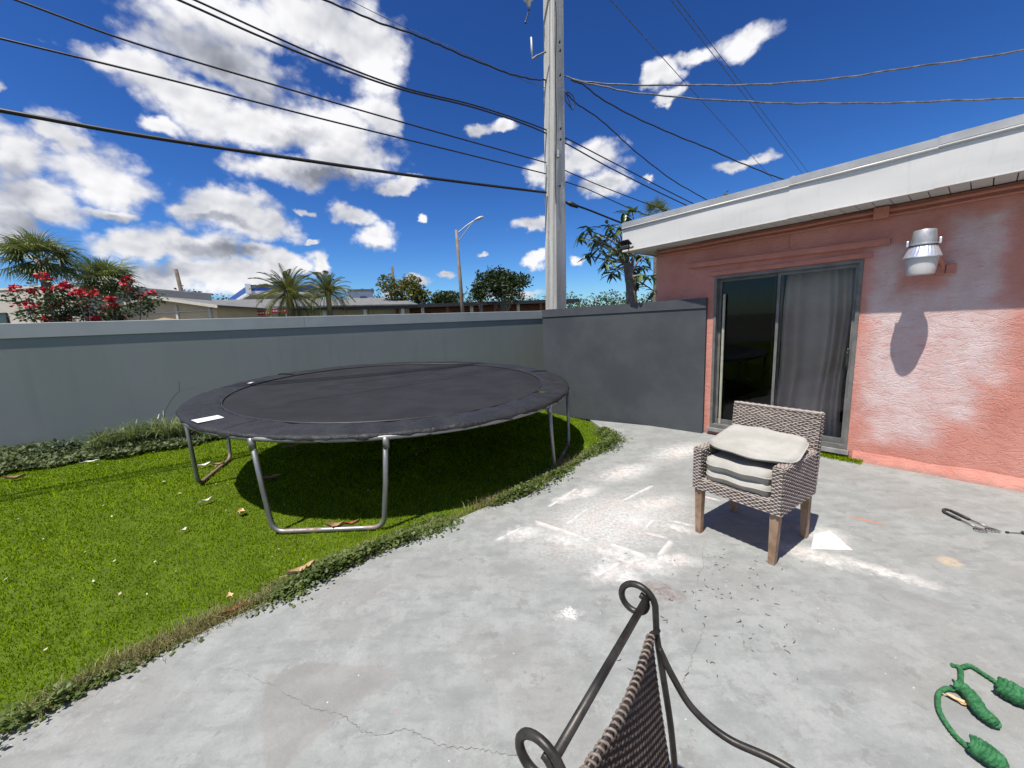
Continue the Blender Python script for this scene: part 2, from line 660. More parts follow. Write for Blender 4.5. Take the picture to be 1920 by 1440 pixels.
def make_turf():
    x, y = scatter(1700000, -11.0, 1.6, 0.2, 11.5, LAWN)
    d = np.hypot(x, y)
    inview = (np.abs(x) < 2.4 * y + 1.4)
    keep = inview & (RNG.random(len(x)) < np.clip((2.3 / d) ** 1.35, 0.05, 1.0))
    x, y, d = x[keep], y[keep], d[keep]
    k = np.clip(d / 2.6, 1, 4)
    n = len(x)
    seam = np.abs(((x * 0.62 + y * 0.78) / 0.62) % 1.0 - 0.5) * 2     # joints between the turf rolls stand up paler
    tone = np.clip(RNG.normal(0.40, 0.12, n) + 0.22 * (seam > 0.93), 0.02, 0.95)
    patch = np.sin(x * 2.3 + 1.7 * np.sin(y * 1.9)) * np.sin(y * 2.9 + 1.3 * np.sin(x * 2.2)) + .5 * np.sin(x * 7.1 + y * 3.3) * np.sin(y * 8.3 - x * 2)
    tone = np.clip(tone + 0.09 * patch, 0.02, 0.95)
    tone[RNG.random(n) < 0.005] = 0.99
    V, F, T = blades(x, y, np.full(n, -0.03), RNG.uniform(0.012, 0.030, n) * (1 + .22 * patch), 0.0035 * k * RNG.uniform(.7, 1.3, n), RNG.uniform(.1, .8, n), tone)
    o = npmesh('grass', V, F, m_grass, attr=T)
    tag(o, 'short bright green turf covering the yard', 'grass', kind='stuff')


make_turf()

# ---- concrete patio
m_patio, t = mat('worn_painted_concrete')
P0 = t.pos()
P2 = t.vec('MULTIPLY', P0, (1.0, 1.0, 0.0))
w1 = t.new('ShaderNodeTexNoise')
t.put(w1.inputs['Vector'], P2)
w1.inputs['Scale'].default_value = 22.0
w1.inputs['Detail'].default_value = 6.0
PW = t.vec('MULTIPLY_ADD', t.vec('SUBTRACT', w1.outputs[1], (0.5, 0.5, 0.5)), (0.05, 0.05, 0.0), P2)
PWb = t.vec('MULTIPLY_ADD', t.vec('SUBTRACT', w1.outputs[1], (0.5, 0.5, 0.5)), (0.16, 0.16, 0.0), P2)
n_big = t.noise(P2, 1.1, 5, 0.6)
n_mid = t.noise(P2, 5.0, 7, 0.65)
n_fine = t.noise(P2, 70.0, 6, 0.7)
n_str = t.noise(t.vec('MULTIPLY', P2, (3.0, 9.0, 1.0)), 1.4, 6, 0.6)


def halfplane(src, a, b, keep):
    "signed distance in metres to the line a-b, positive on the side of the point keep"
    a, b, k = (Vector(q[:2]) for q in (a, b, keep))
    d = (b - a).normalized()
    n = Vector((-d.y, d.x))
    if n.dot(k - a) < 0:
        n = -n
    return t.math('SUBTRACT', t.vec('DOT_PRODUCT', src, (n.x, n.y, 0.0)), n.dot(a))


def polymask(src, pts, soft):
    c = sum((Vector(q[:2]) for q in pts), Vector((0, 0))) / len(pts)
    best = None
    for a, b in zip(pts, pts[1:] + pts[:1]):
        h = halfplane(src, a, b, c)
        best = h if best is None else t.math('MINIMUM', best, h)
    return t.step(best, -soft, soft)


def blob(src, c, rx, ry=None, ang=0.0, inner=0.2):
    ry = ry or rx
    ca, sa = math.cos(ang), math.sin(ang)
    q = t.vec('SUBTRACT', src, (c[0], c[1], 0.0))
    u = t.math('DIVIDE', t.vec('DOT_PRODUCT', q, (ca, sa, 0.0)), rx)
    v = t.math('DIVIDE', t.vec('DOT_PRODUCT', q, (-sa, ca, 0.0)), ry)
    l = t.math('SQRT', t.math('ADD', t.math('MULTIPLY', u, u), t.math('MULTIPLY', v, v)))
    return t.math('SUBTRACT', 1.0, t.step(l, inner, 1.0))


def stroke(a, b, side, w):
    "overspray along the straight edge of something that lay there: sharp on one side, fading on the other"
    h = halfplane(P2, a, b, side)
    a2, b2 = Vector(a[:2]), Vector(b[:2])
    L = (b2 - a2).length
    d = (b2 - a2) / L
    u = t.math('SUBTRACT', t.vec('DOT_PRODUCT', PW, (d.x, d.y, 0.0)), d.dot(a2))
    win = t.math('MULTIPLY', t.step(u, -0.03, 0.05), t.math('SUBTRACT', 1.0, t.step(u, L - 0.05, L + 0.03)))
    prof = t.math('MULTIPLY', t.step(h, -0.003, 0.003), t.math('SUBTRACT', 1.0, t.step(h, 0.0, w)))
    return t.math('MULTIPLY', win, prof)


Z2 = zp(850, 820, 3.84)
Z3 = zp(400, 1040, 3.2)
Z4 = zp(1500, 900, 4.571)


def g2(X, Y):
    return G(*Z2(X, Y))


def g3(X, Y):
    return G(*Z3(X, Y))


def g4(X, Y):
    return G(*Z4(X, Y))


base = t.mix(t.step(n_mid, 0.3, 0.7), (0.210, 0.222, 0.213), (0.284, 0.294, 0.282))
base = t.mix(t.math('MULTIPLY', t.step(n_big, 0.45, 0.62), 0.6), base, (0.232, 0.226, 0.210))
base = t.mix(t.math('MULTIPLY', t.step(n_str, 0.50, 0.66), 0.55), base, (0.184, 0.187, 0.182))
peel = t.step(t.noise(P2, 3.1, 9, 0.72), 0.545, 0.56)
base = t.mix(t.math('MULTIPLY', peel, 0.4), base, (0.311, 0.319, 0.306))
peel2 = t.step(t.noise(t.vec('ADD', P2, (7.3, 2.1, 0.0)), 6.5, 9, 0.74), 0.60, 0.612)
base = t.mix(t.math('MULTIPLY', peel2, 0.6), base, (0.179, 0.175, 0.165))
n_mot = t.noise(P2, 17.0, 8, 0.76)
base = t.mix(t.math('MULTIPLY', t.step(n_mot, 0.50, 0.66), 0.40), base, (0.170, 0.172, 0.168))
base = t.mix(t.math('MULTIPLY', t.math('SUBTRACT', 1.0, t.step(n_mot, 0.30, 0.44)), 0.45), base, (0.345, 0.350, 0.340))
# bare concrete where the grey paint has worn off
bare = polymask(PW, [g3(310, 735), g3(560, 640), g3(1130, 690), g3(780, 975), g3(290, 1100)], 0.012)
bare = t.math('MAXIMUM', bare, polymask(PW, [g3(270, 960), g3(790, 965), g3(700, 1040), g3(850, 1300), g3(320, 1330)], 0.012))
bare = t.math('MULTIPLY', bare, t.step(t.noise(P2, 9, 5, 0.6), 0.22, 0.42))
base = t.mix(t.math('MULTIPLY', bare, 0.85), base, t.mix(t.step(n_mid, 0.35, 0.65), (0.200, 0.195, 0.182), (0.248, 0.242, 0.228)))
stain = t.math('MAXIMUM', blob(PWb, g2(420, 930), 0.24, 0.10, 0.15), blob(PWb, g3(1020, 400), 0.14, 0.03, 0.8))
stain = t.math('MAXIMUM', stain, blob(PWb, g3(520, 300), 0.22, 0.03, 0.75))
stain = t.math('MAXIMUM', stain, blob(PWb, g4(420, 130), 0.30, 0.12, -0.6))
stain = t.math('MAXIMUM', stain, blob(PWb, g3(1080, 760), 0.12, 0.035, 0.8))
stain = t.math('MAXIMUM', stain, blob(PWb, g4(1100, 1030), 0.35, 0.05, -0.75))
base = t.mix(t.math('MULTIPLY', stain, 0.55), base, (0.20, 0.20, 0.19))
# white overspray and plaster dust
dust = None
for (q, rx, ry, an) in ((g2(520, 690), .17, .10, .3), (g2(820, 740), .26, .10, -.6), (g2(1150, 830), .24, .10, -.6), (g2(1350, 900), .26, .12, -.2), (g2(1120, 960), .16, .10, .5), (g2(1250, 1000), .10, .10, 0),
                        (g2(1560, 880), .20, .07, -.2), (g2(940, 400), .22, .10, .6), (g2(1250, 250), .4, .16, .5), (g2(800, 440), .14, .07, .6), (g2(1300, 600), .22, .10, .2), (g2(1450, 480), .34, .14, .3), (g2(1600, 650), .16, .06, -.5),
                        (g4(120, 640), .26, .09, -.7), (g4(230, 480), .14, .13, 0), (g4(640, 760), .30, .05, -.72), (g2(1650, 100), .5, .2, .5)):
    b = blob(PWb, q, rx * 1.5, ry * 1.6, an, 0.0)
    dust = b if dust is None else t.math('MAXIMUM', dust, b)
dustn = t.math('MULTIPLY', dust, t.step(t.noise(P2, 22, 8, 0.74), 0.20, 0.74))
haze_ = blob(PWb, g2(1150, 600), 1.05, 0.62, 0.5, 0.15)
dustn = t.math('MAXIMUM', dustn, t.math('MULTIPLY', t.math('MULTIPLY', haze_, t.step(t.noise(P2, 40, 8, 0.75), 0.22, 0.80)), 0.95))
for (a, b, side, w) in ((g2(690, 505), g2(905, 365), g2(640, 380), .05), (g2(800, 628), g2(970, 505), g2(1000, 640), .04), (g2(1195, 462), g2(1425, 345), g2(1400, 470), .05), (g2(595, 598), g2(1010, 738), g2(700, 800), .09),
                        (g2(1130, 758), g2(1410, 855), g2(1200, 900), .10), (g2(1035, 1003), g2(1215, 902), g2(1000, 900), .05), (g2(1370, 690), g2(1555, 738), g2(1500, 640), .06), (g2(1555, 735), g2(1465, 845), g2(1650, 850), .06),
                        (g2(1465, 578), g2(1370, 672), g2(1350, 560), .05), (g2(1540, 600), g2(1735, 645), g2(1700, 560), .06), (g2(1800, 420), g2(1920, 450), g2(1850, 520), .05), (g2(300, 735), g2(500, 640), g2(500, 760), .06)):
    dustn = t.math('MAXIMUM', dustn, t.math('MULTIPLY', stroke(a, b, side, w), t.step(t.noise(P2, 14, 6, 0.7), 0.25, 0.62)))
sheet = polymask(P2, [g4(95, 590), g4(452, 600), g4(255, 432), g4(120, 470)], 0.003)
dustn = t.math('MAXIMUM', dustn, t.math('MULTIPLY', sheet, t.step(t.noise(P2, 20, 6), 0.1, 0.5)))
splat = t.math('MULTIPLY', blob(PWb, g2(830, 1270), 0.09, 0.06, 0.3, 0.1), t.step(t.noise(P2, 60, 6, 0.7), 0.38, 0.56))
dustn = t.math('MAXIMUM', dustn, splat)
specks = t.math('MULTIPLY', t.math('SUBTRACT', 1.0, t.step(t.voro(P2, 17.0), 0.035, 0.07)), t.step(t.noise(P2, 2.2, 2), 0.50, 0.60))
dustn = t.math('MAXIMUM', dustn, specks)
base = t.mix(dustn, base, t.mix(t.step(t.noise(P2, 4.0, 3), 0.4, 0.65), (0.66, 0.645, 0.615), (0.66, 0.59, 0.545)))
rust = t.math('MULTIPLY', blob(PWb, g2(1500, 1110), 0.20, 0.11, -0.5, 0.0), t.step(t.noise(P2, 45, 7, 0.7), 0.28, 0.62))
base = t.mix(t.math('MULTIPLY', rust, 0.9), base, (0.15, 0.100, 0.080))
tan = t.math('MULTIPLY', blob(PW, g4(1280, 700), 0.085, 0.07, 0.3, 0.35), t.step(t.noise(P2, 40, 4), 0.3, 0.5))
base = t.mix(t.math('MULTIPLY', tan, 0.75), base, (0.46, 0.36, 0.24))
red = t.math('MULTIPLY', blob(PW, g4(560, 345), 0.15, 0.016, -0.75, 0.5), 0.9)
red = t.math('MAXIMUM', red, t.math('MULTIPLY', t.math('SUBTRACT', 1.0, t.step(t.voro(t.vec('MULTIPLY', P2, (0.6, 1.4, 1.0)), 4.7), 0.016, 0.03)), 0.6))
base = t.mix(red, base, (0.45, 0.17, 0.10))
pits = t.step(t.noise(P2, 160.0, 3, 0.6), 0.66, 0.74)
base = t.mix(t.math('MULTIPLY', pits, 0.5), base, (0.16, 0.16, 0.155))
base = t.mix(t.math('MULTIPLY', t.step(n_fine, 0.35, 0.65), 0.16), base, (0.15, 0.15, 0.148))
grit = t.step(t.noise(P2, 330.0, 2, 0.5), 0.60, 0.72)
base = t.mix(t.math('MULTIPLY', grit, 0.35), base, (0.48, 0.48, 0.47))
nrm = t.bump(t.math('ADD', t.math('MULTIPLY', n_fine, 0.6), t.math('MULTIPLY', n_mid, 1.2)), 0.35, 0.006)
t.out(t.surf(base, 0.82, 0, nrm, 0.25))
PATIO = [(e.x, e.y) for e in EDGE] + [tuple((RET_A + Vector((0.1, 0.1, 0)))[:2]), tuple(HL(1.6, -0.03, 0)[:2]), tuple(HL(-7, -0.03, 0)[:2]), (9, -6), (-3, -6)]
patio = MB().poly(PATIO, -0.30, 0.0).build('patio', m_patio)
tag(patio, kind='structure')
m_crack = simple('crack_dirt', (0.13, 0.125, 0.115), (0.20, 0.19, 0.175), scale=60, rough=1.0)


def crack(pts, w):
    pts = spline([Vector((q.x, q.y, 0.003)) for q in pts], 9)
    mb = MB()
    L, R_ = [], []
    for i, q in enumerate(pts):
        d = (pts[min(i + 1, len(pts) - 1)] - pts[max(i - 1, 0)]).normalized()
        n = Vector((-d.y, d.x, 0))
        q = q + n * random.uniform(-.006, .006)
        ww = w * random.uniform(.3, 1.0) * min(1, (i + 1) / 6, (len(pts) - i) / 6)
        L.append(q + n * ww)
        R_.append(q - n * ww)
    k = len(pts)
    mb.add(L + R_, [(i, i + 1, k + i + 1, k + i) for i in range(k - 1)])
    mb.build('crack', m_crack, patio)


crack([g3(*q) for q in ((380, 800), (500, 870), (600, 925), (700, 945), (790, 975), (850, 1020), (900, 1065), (1000, 1078), (1160, 1050), (1250, 1090), (1350, 1140), (1450, 1160), (1600, 1170), (1750, 1200), (1900, 1190))], 0.0013)
crack([G(*q) for q in ((1320, 1180), (1312, 1200), (1300, 1225), (1295, 1245), (1283, 1275), (1280, 1300))], 0.0009)
crack([g3(*q) for q in ((20, 690), (130, 685), (230, 735), (300, 765), (400, 790))], 0.0008)
crack([g2(*q) for q in ((1830, 760), (1790, 830), (1800, 920), (1760, 1010), (1755, 1080))], 0.0008)

# ---- grey boundary wall
m_wall, t = mat('grey_painted_render')
p = t.pos()
c = t.mix(t.step(t.noise(t.vec('MULTIPLY', p, (1, 1, 0.5)), 0.9, 5, 0.6), 0.35, 0.7), (0.2148, 0.2394, 0.2280), (0.2394, 0.2583, 0.2542))
c = t.mix(t.math('MULTIPLY', t.step(t.noise(t.vec('MULTIPLY', p, (6, 6, 0.5)), 1.2, 5, 0.65), 0.53, 0.74), 0.42), c, (0.1845, 0.2050, 0.1968))
zz = t.sep(p)[2]
c = t.mix(t.math('MULTIPLY', t.math('SUBTRACT', 1.0, t.step(t.math('ADD', zz, t.math('MULTIPLY', t.noise(p, 4, 5), 0.35)), 0.12, 0.5)), 0.5), c, (0.16, 0.185, 0.15))
t.out(t.surf(c, 0.72, 0, t.bump(t.noise(p, 55, 5, 0.65), 0.22, 0.006), 0.3))
m_cap = simple('pale_grey_coping_paint', (0.3096, 0.3397, 0.3397), (0.3526, 0.3784, 0.3784), scale=1.5, rough=0.65, bump=0.15, bscale=40)
WALL_RZ = math.atan2(WDIR.y, WDIR.x)
bw = thing('boundary_wall', 'long grey rendered boundary wall with pale coping behind the trampoline', 'wall', W0, WALL_RZ)
MB().box((4.0, 0.1, 0.80), (26, 0.2, 1.84)).build('wall_panel', m_wall, bw, world=False)
for k, (x0, x1) in enumerate(((-9, -1.6), (-1.597, 4.2), (4.203, 10.0), (10.003, 17))):
    MB().rbox(((x0 + x1) / 2, 0.1, 1.832), (x1 - x0, 0.236, 0.22), 0.006).build('coping', m_cap, bw, world=False)

# ---- darker wall that runs from the house to the boundary
m_dark = simple('charcoal_grey_render', (0.0461, 0.0525, 0.0576), (0.0640, 0.0717, 0.0768), scale=1.4, rough=0.75, bump=0.25, bscale=45, bdist=0.006)
m_dark2 = simple('charcoal_grey_coping', (0.052, 0.058, 0.064), (0.068, 0.075, 0.081), scale=2.5, rough=0.7, bump=0.15)
pw = thing('privacy_wall', 'low charcoal grey wall joining the pink house beside the sliding door', 'wall', (RET_A + RET_B) / 2)


def wall_run(a, b, h, th, extra):
    d = (b - a).normalized()
    n = Vector((-d.y, d.x, 0))
    if n.y < 0:
        n = -n
    for nm, m_, z0, z1, e in (('wall_panel', m_dark, -0.05, h - 0.13, 0.0), ('coping', m_dark2, h - 0.13, h, 0.012)):
        lo = [a - n * e, b - n * e + d * extra, b + n * (th + e) + d * extra, a + n * (th + e)]
        if d.cross(n).z < 0:
            lo.reverse()
        MB().hexa([q + Vector((0, 0, z0)) for q in lo], [q + Vector((0, 0, z1)) for q in lo]).build(nm, m_, pw)


wall_run(RET_B, RET_A, 1.83, 0.15, 0.0)
d_ = (RET_C - RET_B).normalized()
_o = RET_B + (RET_A - RET_B).normalized() * 0.005 + Vector((0.05, 0.165, 0))
for nm, m_, z0, z1, e in (('wall_panel', m_dark, -0.05, 1.69, 0.0), ('coping', m_dark2, 1.693, 1.823, 0.01)):
    n_ = Vector((d_.y, -d_.x, 0))
    lo = [_o - n_ * e, RET_C - n_ * e, RET_C + n_ * (0.14 + e), _o + n_ * (0.14 + e)]
    lo.reverse()
    MB().hexa([q + Vector((0, 0, z0)) for q in lo], [q + Vector((0, 0, z1)) for q in lo]).build(nm, m_, pw)


# ================================================================== THE HOUSE
HRZ = math.atan2(HD.y, HD.x)
m_stucco, t = mat('terracotta_stucco_with_primer')
p = t.coords('Object')
wn = t.new('ShaderNodeTexNoise')
t.put(wn.inputs['Vector'], p)
wn.inputs['Scale'].default_value = 6.0
wn.inputs['Detail'].default_value = 6.0
q = t.vec('MULTIPLY_ADD', t.vec('SUBTRACT', wn.outputs[1], (0.5, 0.5, 0.5)), (0.22, 0.0, 0.22), p)


def softbox(cx, cz, hx, hz, soft):
    dx = t.math('SUBTRACT', t.math('ABSOLUTE', t.math('SUBTRACT', t.sep(q)[0], cx)), hx)
    dz = t.math('SUBTRACT', t.math('ABSOLUTE', t.math('SUBTRACT', t.sep(q)[2], cz)), hz)
    return t.math('SUBTRACT', 1.0, t.step(t.math('MAXIMUM', dx, dz), -soft, soft))


pm = softbox(-0.40, 1.12, 0.37, 0.58, 0.12)
for a in ((-0.11, 1.86, 0.10, 0.32, 0.08), (-0.66, 1.92, 0.15, 0.42, 0.09), (-0.33, 0.46, 0.22, 0.18, 0.12), (-0.66, 1.25, 0.22, 0.32, 0.12), (-0.3, 1.62, 0.3, 0.12, 0.08), (1.93, 1.75, 0.16, 0.06, 0.06)):
    pm = t.math('MAXIMUM', pm, softbox(*a))
brush = t.noise(t.vec('MULTIPLY', p, (5.0, 5.0, 14.0)), 1.6, 6, 0.65)
pm = t.math('MULTIPLY', pm, t.step(brush, 0.22, 0.48))
terra = t.mix(t.step(t.noise(p, 2.4, 5, 0.6), 0.3, 0.7), (0.485, 0.200, 0.155), (0.57, 0.265, 0.212))
prim = t.mix(t.step(t.noise(p, 5, 5, 0.65), 0.35, 0.65), (0.56, 0.43, 0.405), (0.63, 0.53, 0.515))
prim = t.mix(t.math('MULTIPLY', t.step(t.noise(p, 1.7, 3), 0.5, 0.68), 0.6), prim, (0.62, 0.40, 0.37))
c = t.mix(t.math('MULTIPLY', pm, 0.86), terra, prim)
c = t.mix(t.math('MULTIPLY', t.math('SUBTRACT', 1.0, t.step(t.math('ADD', t.sep(p)[2], t.math('MULTIPLY', t.noise(p, 9, 4), 0.12)), 0.05, 0.13)), 0.6), c, (0.20, 0.15, 0.13))
trowel = t.noise(t.vec('MULTIPLY', p, (3.2, 3.2, 6.5)), 2.0, 5, 0.62, 0.7)
ridge = t.math('ABSOLUTE', t.math('SUBTRACT', trowel, 0.5))
h = t.math('ADD', t.math('MULTIPLY', t.step(ridge, 0.0, 0.05), 0.5), t.math('MULTIPLY', t.noise(p, 62, 6, 0.7), 0.75))
t.out(t.surf(c, 0.95, 0, t.bump(h, 0.42, 0.013), 0.06))
m_terra = simple('terracotta_trim_paint', (0.46, 0.19, 0.14), (0.52, 0.225, 0.17), scale=7, rough=0.85, bump=0.2, bscale=50, spec=0.1)
m_white, t = mat('white_aluminium_fascia')
p = t.coords('Object')
c = t.mix(t.step(t.noise(t.vec('MULTIPLY', p, (1, 1, 6)), 1.5, 5), 0.45, 0.8), (0.598, 0.585, 0.559), (0.528, 0.519, 0.493))
c = t.mix(t.math('MULTIPLY', t.step(t.noise(t.vec('MULTIPLY', p, (14, 14, 2.0)), 1.6, 6, 0.7), 0.54, 0.74), 0.28), c, (0.42, 0.405, 0.37))
t.out(t.surf(c, 0.42, 0, t.bump(t.noise(t.vec('MULTIPLY', p, (1, 1, 2.0)), 2.0, 1), 0.35, 0.02), 0.5))
m_strip = simple('weathered_metal_drip_edge', (0.33, 0.335, 0.34), (0.43, 0.43, 0.43), scale=3, rough=0.5, metal=0.3, bump=0.2, bscale=12, bdist=0.01)
m_soffit = simple('white_soffit', (0.60, 0.60, 0.59), (0.68, 0.68, 0.67), scale=4, rough=0.6)
m_alu = simple('grey_aluminium_frame', (0.12, 0.118, 0.11), (0.17, 0.168, 0.158), scale=9, rough=0.5, metal=0.1, bump=0.1)
m_galv2 = simple('worn_aluminium_sill', (0.26, 0.25, 0.235), (0.36, 0.35, 0.33), scale=11, rough=0.5, metal=0.4, bump=0.15)
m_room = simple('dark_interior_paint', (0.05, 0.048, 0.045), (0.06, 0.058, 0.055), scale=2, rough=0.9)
m_roof = simple('roof_membrane', (0.30, 0.30, 0.29), (0.38, 0.38, 0.37), scale=2, rough=0.9)
m_glass, t = mat('tinted_door_glass')
lw = t.new('ShaderNodeFresnel')
lw.inputs['IOR'].default_value = 1.28
tb = t.new('ShaderNodeBsdfTransparent')
tb.inputs[0].default_value = (0.92, 0.92, 0.91, 1)
gb = t.new('ShaderNodeBsdfGlossy')
gb.inputs['Roughness'].default_value = 0.015
gb.inputs['Color'].default_value = (0.9, 0.92, 0.95, 1)
mx = t.new('ShaderNodeMixShader')
t.t.links.new(lw.outputs[0], mx.inputs[0])
t.t.links.new(tb.outputs[0], mx.inputs[1])
t.t.links.new(gb.outputs[0], mx.inputs[2])
t.out(mx.outputs[0])

house = thing('house', 'low pink stucco house with white fascia and a sliding glass door', 'house', HP, HRZ)
D0, D1, DZ0, DZ1 = 0.06, 1.50, 0.10, 2.09
S0, S1 = -6.0, 2.31


def hb(name, s0, s1, o0, o1, z0, z1, m_, parent=None, r=0.0):
    mb = MB()
    c_, sz = ((s0 + s1) / 2, (o0 + o1) / 2, (z0 + z1) / 2), (s1 - s0, o1 - o0, z1 - z0)
    (mb.rbox(c_, sz, r) if r else mb.box(c_, sz))
    par = parent or house
    o = mb.build(name, m_, None)
    o.parent = par
    return o


mb = MB()
for (a, b, z0, z1) in ((S0, D0, -0.1, 2.555), (D1, S1, -0.1, 2.555), (D0, D1, DZ1, 2.555), (D0, D1, -0.1, DZ0)):
    mb.box(((a + b) / 2, -0.1, (z0 + z1) / 2), (b - a, 0.2, z1 - z0))
wall_o = mb.build('wall', m_stucco, house, world=False)
hb('wall', S1 - 0.2, S1, -7, -0.203, -0.1, 2.555, m_stucco)
# uneven foot of the wall where the render runs onto the slab
mb = MB()
N = 60


def foot(u, v):
    s_ = D0 - 0.05 + (S0 + 3 - D0) * u
    k = 0.5 + 0.5 * math.sin(s_ * 9.1) * math.sin(s_ * 3.7 + 1)
    return Vector((s_, 0.004 + (1 - v) * (0.035 + 0.02 * k), 0.0 + v * (0.10 + 0.02 * k)))


mb.grid(foot, N, 3)
mb.build('plinth', m_stucco, house, world=False, smooth=True)
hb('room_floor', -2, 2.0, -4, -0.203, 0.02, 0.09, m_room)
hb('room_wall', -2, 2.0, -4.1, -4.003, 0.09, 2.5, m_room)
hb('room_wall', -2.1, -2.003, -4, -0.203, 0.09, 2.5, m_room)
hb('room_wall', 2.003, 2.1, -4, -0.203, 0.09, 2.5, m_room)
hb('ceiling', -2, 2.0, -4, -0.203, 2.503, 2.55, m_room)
# roof and eaves
FO = 0.40
FS1 = 2.60
roof = hb('roof', S0, FS1 - 0.02, -7.2, FO + 0.005, 2.862, 2.915, m_roof)
for k, (a, b, dz, do) in enumerate(((0.62, FS1, 0.0, 0.0), (-0.40, 0.625, 0.004, 0.004), (-3.4, -0.395, 0.008, 0.008), (S0, -3.395, 0.0, 0.004))):
    mb = MB()
    ph = k * 2.1

    def fas(u, v):
        s_ = a + (b - a) * u
        return Vector((s_, FO + do + 0.012 + 0.005 * math.sin(u * 5 + ph) * math.sin(v * 3), 2.55 + dz + v * (2.852 - 2.55)))
    mb.grid(fas, 24, 6)
    fr = mb.build('fascia', m_white, house, world=False, smooth=True)
    # rolled lip under and over each length
    hb('fascia_lip', a, b, FO - 0.03, FO + do + 0.016, 2.543 + dz, 2.551 + dz, m_white, fr)
    lip = MB().tube([(a, FO + do + 0.020, 2.858 + dz), (b, FO + do + 0.020, 2.858 + dz)], 0.012, 8).build('fascia_bead', m_white, None, smooth=True)
    lip.parent = fr
    hb('drip_edge', a, b, FO + do + 0.006, FO + do + 0.020, 2.874 + dz, 2.938 + dz, m_strip)
hb('fascia', FS1 + 0.002, FS1 + 0.014, -7.2, FO, 2.55, 2.852, m_white)
hb('drip_edge', FS1 + 0.003, FS1 + 0.02, -7.2, FO + 0.01, 2.856, 2.936, m_strip)
x = FS1
sp_me = None
while x > -2.6:
    w = 0.118
    if sp_me is None:
        o = hb('soffit_panel', -w, -0.007, 0.002, FO - 0.035, -0.004, 0.004, m_soffit)
        sp_me = o.data
    else:
        o = bpy.data.objects.new('soffit_panel', sp_me)
        COL.objects.link(o)
        o.parent = house
    o.location = (x, 0, 2.566)
    x -= w
hb('soffit', FS1 - 0.27, FS1, -7, -0.004, 2.56, 2.57, m_soffit)
# trim over the door, conduits under the eave
lt = MB().hexa([(-0.12, 0.0, 2.195), (1.82, 0.0, 2.235), (1.82, 0.055, 2.235), (-0.12, 0.055, 2.195)], [(-0.12, 0.0, 2.25), (1.82, 0.0, 2.29), (1.82, 0.055, 2.29), (-0.12, 0.055, 2.25)])
lt.build('door_hood_trim', m_terra, house, world=False)
hb('door_header_trim', 0.0, 1.55, 0.0, 0.022, 2.10, 2.145, m_terra)
for zc, oc, r_ in ((2.515, 0.022, 0.016), (2.468, 0.018, 0.012)):
    pts = [(S1 + 0.02 - 0.12 * i, oc, zc + 0.003 * math.sin(i * .8)) for i in range(46)]
    cb = MB().tube(pts, r_, 8).build('conduit', m_terra, house, world=False, smooth=True)
jb = hb('junction_box', -0.095, 0.015, 0.0, 0.075, 2.445, 2.55, m_terra, r=0.006)
for sx in (-0.08, 0.0):
    MB().lathe([(0.005, 0), (0.005, 0.004)], (sx, 0.0755, 2.46), 8, Matrix.Rotation(rad(-90), 3, 'X')).build('screw', m_terra, jb, world=False)
mb = MB()
mb.tube(spline([(0.70, 0.008, 2.46), (0.71, 0.010, 2.36), (0.70, 0.006, 2.30)], 5), 0.004, 6)
mb.build('cable', m_terra, house, world=False)

# ---- sliding door
door = MB()
fo0, fo1 = -0.13, 0.008
for (a, b, z0, z1) in ((D0 + .001, D0 + 0.032, DZ0 + .001, DZ1 - .001), (D1 - 0.032, D1 - .001, DZ0 + .001, DZ1 - .001), (D0 + 0.033, D1 - 0.033, DZ1 - 0.034, DZ1 - .001), (D0 + 0.033, D1 - 0.033, DZ0 + .001, DZ0 + 0.045)):
    door.box(((a + b) / 2, (fo0 + fo1) / 2, (z0 + z1) / 2), (b - a, fo1 - fo0, z1 - z0))
door_o = door.build('door', m_alu, house, world=False)
hb('sill', D0 - 0.02, D1 + 0.02, 0.010, 0.055, 0.055, 0.098, m_galv2, door_o)


def sash(a, b, oc, stile):
    z0, z1 = DZ0 + 0.047, DZ1 - 0.036
    mb = MB()
    for (p0, p1, q0, q1) in ((a, a + stile, z0, z1), (b - stile, b, z0, z1), (a + stile + .001, b - stile - .001, z0, z0 + 0.06), (a + stile + .001, b - stile - .001, z1 - 0.035, z1)):
        mb.box(((p0 + p1) / 2, oc, (q0 + q1) / 2), (p1 - p0, 0.03, q1 - q0))
    o = mb.build('sash', m_alu, door_o, world=False)
    hb('glass_pane', a + stile - 0.004, b - stile + 0.004, oc - 0.003, oc + 0.003, z0 + 0.055, z1 - 0.03, m_glass, door_o)
    return o


sash(D0 + 0.034, 0.805, -0.045, 0.028)
sash(0.765, D1 - 0.034, -0.095, 0.028)
m_track = simple('yellowed_screen_track', (0.30, 0.29, 0.22), (0.36, 0.35, 0.27), scale=12, rough=0.5)
hb('screen_stile', 1.385, 1.412, -0.075, -0.055, DZ0 + 0.048, 1.86, m_track, door_o)
hd_ = MB()
hd_.rbox((0.125, -0.012, 1.08), (0.022, 0.03, 0.22), 0.006)
hd_.rbox((0.125, 0.012, 1.08), (0.016, 0.018, 0.15), 0.005)
hd_.build('handle', simple('black_plastic', (0.02, 0.02, 0.02), (0.035, 0.035, 0.035), scale=20, rough=0.4), door_o, world=False)

# ---- curtain behind the sliding pane
m_curtain = simple('grey_brown_curtain', (0.44, 0.375, 0.35), (0.52, 0.45, 0.42), scale=3, rough=0.9, bump=0.15, bscale=220, bdist=0.001)
mb = MB()


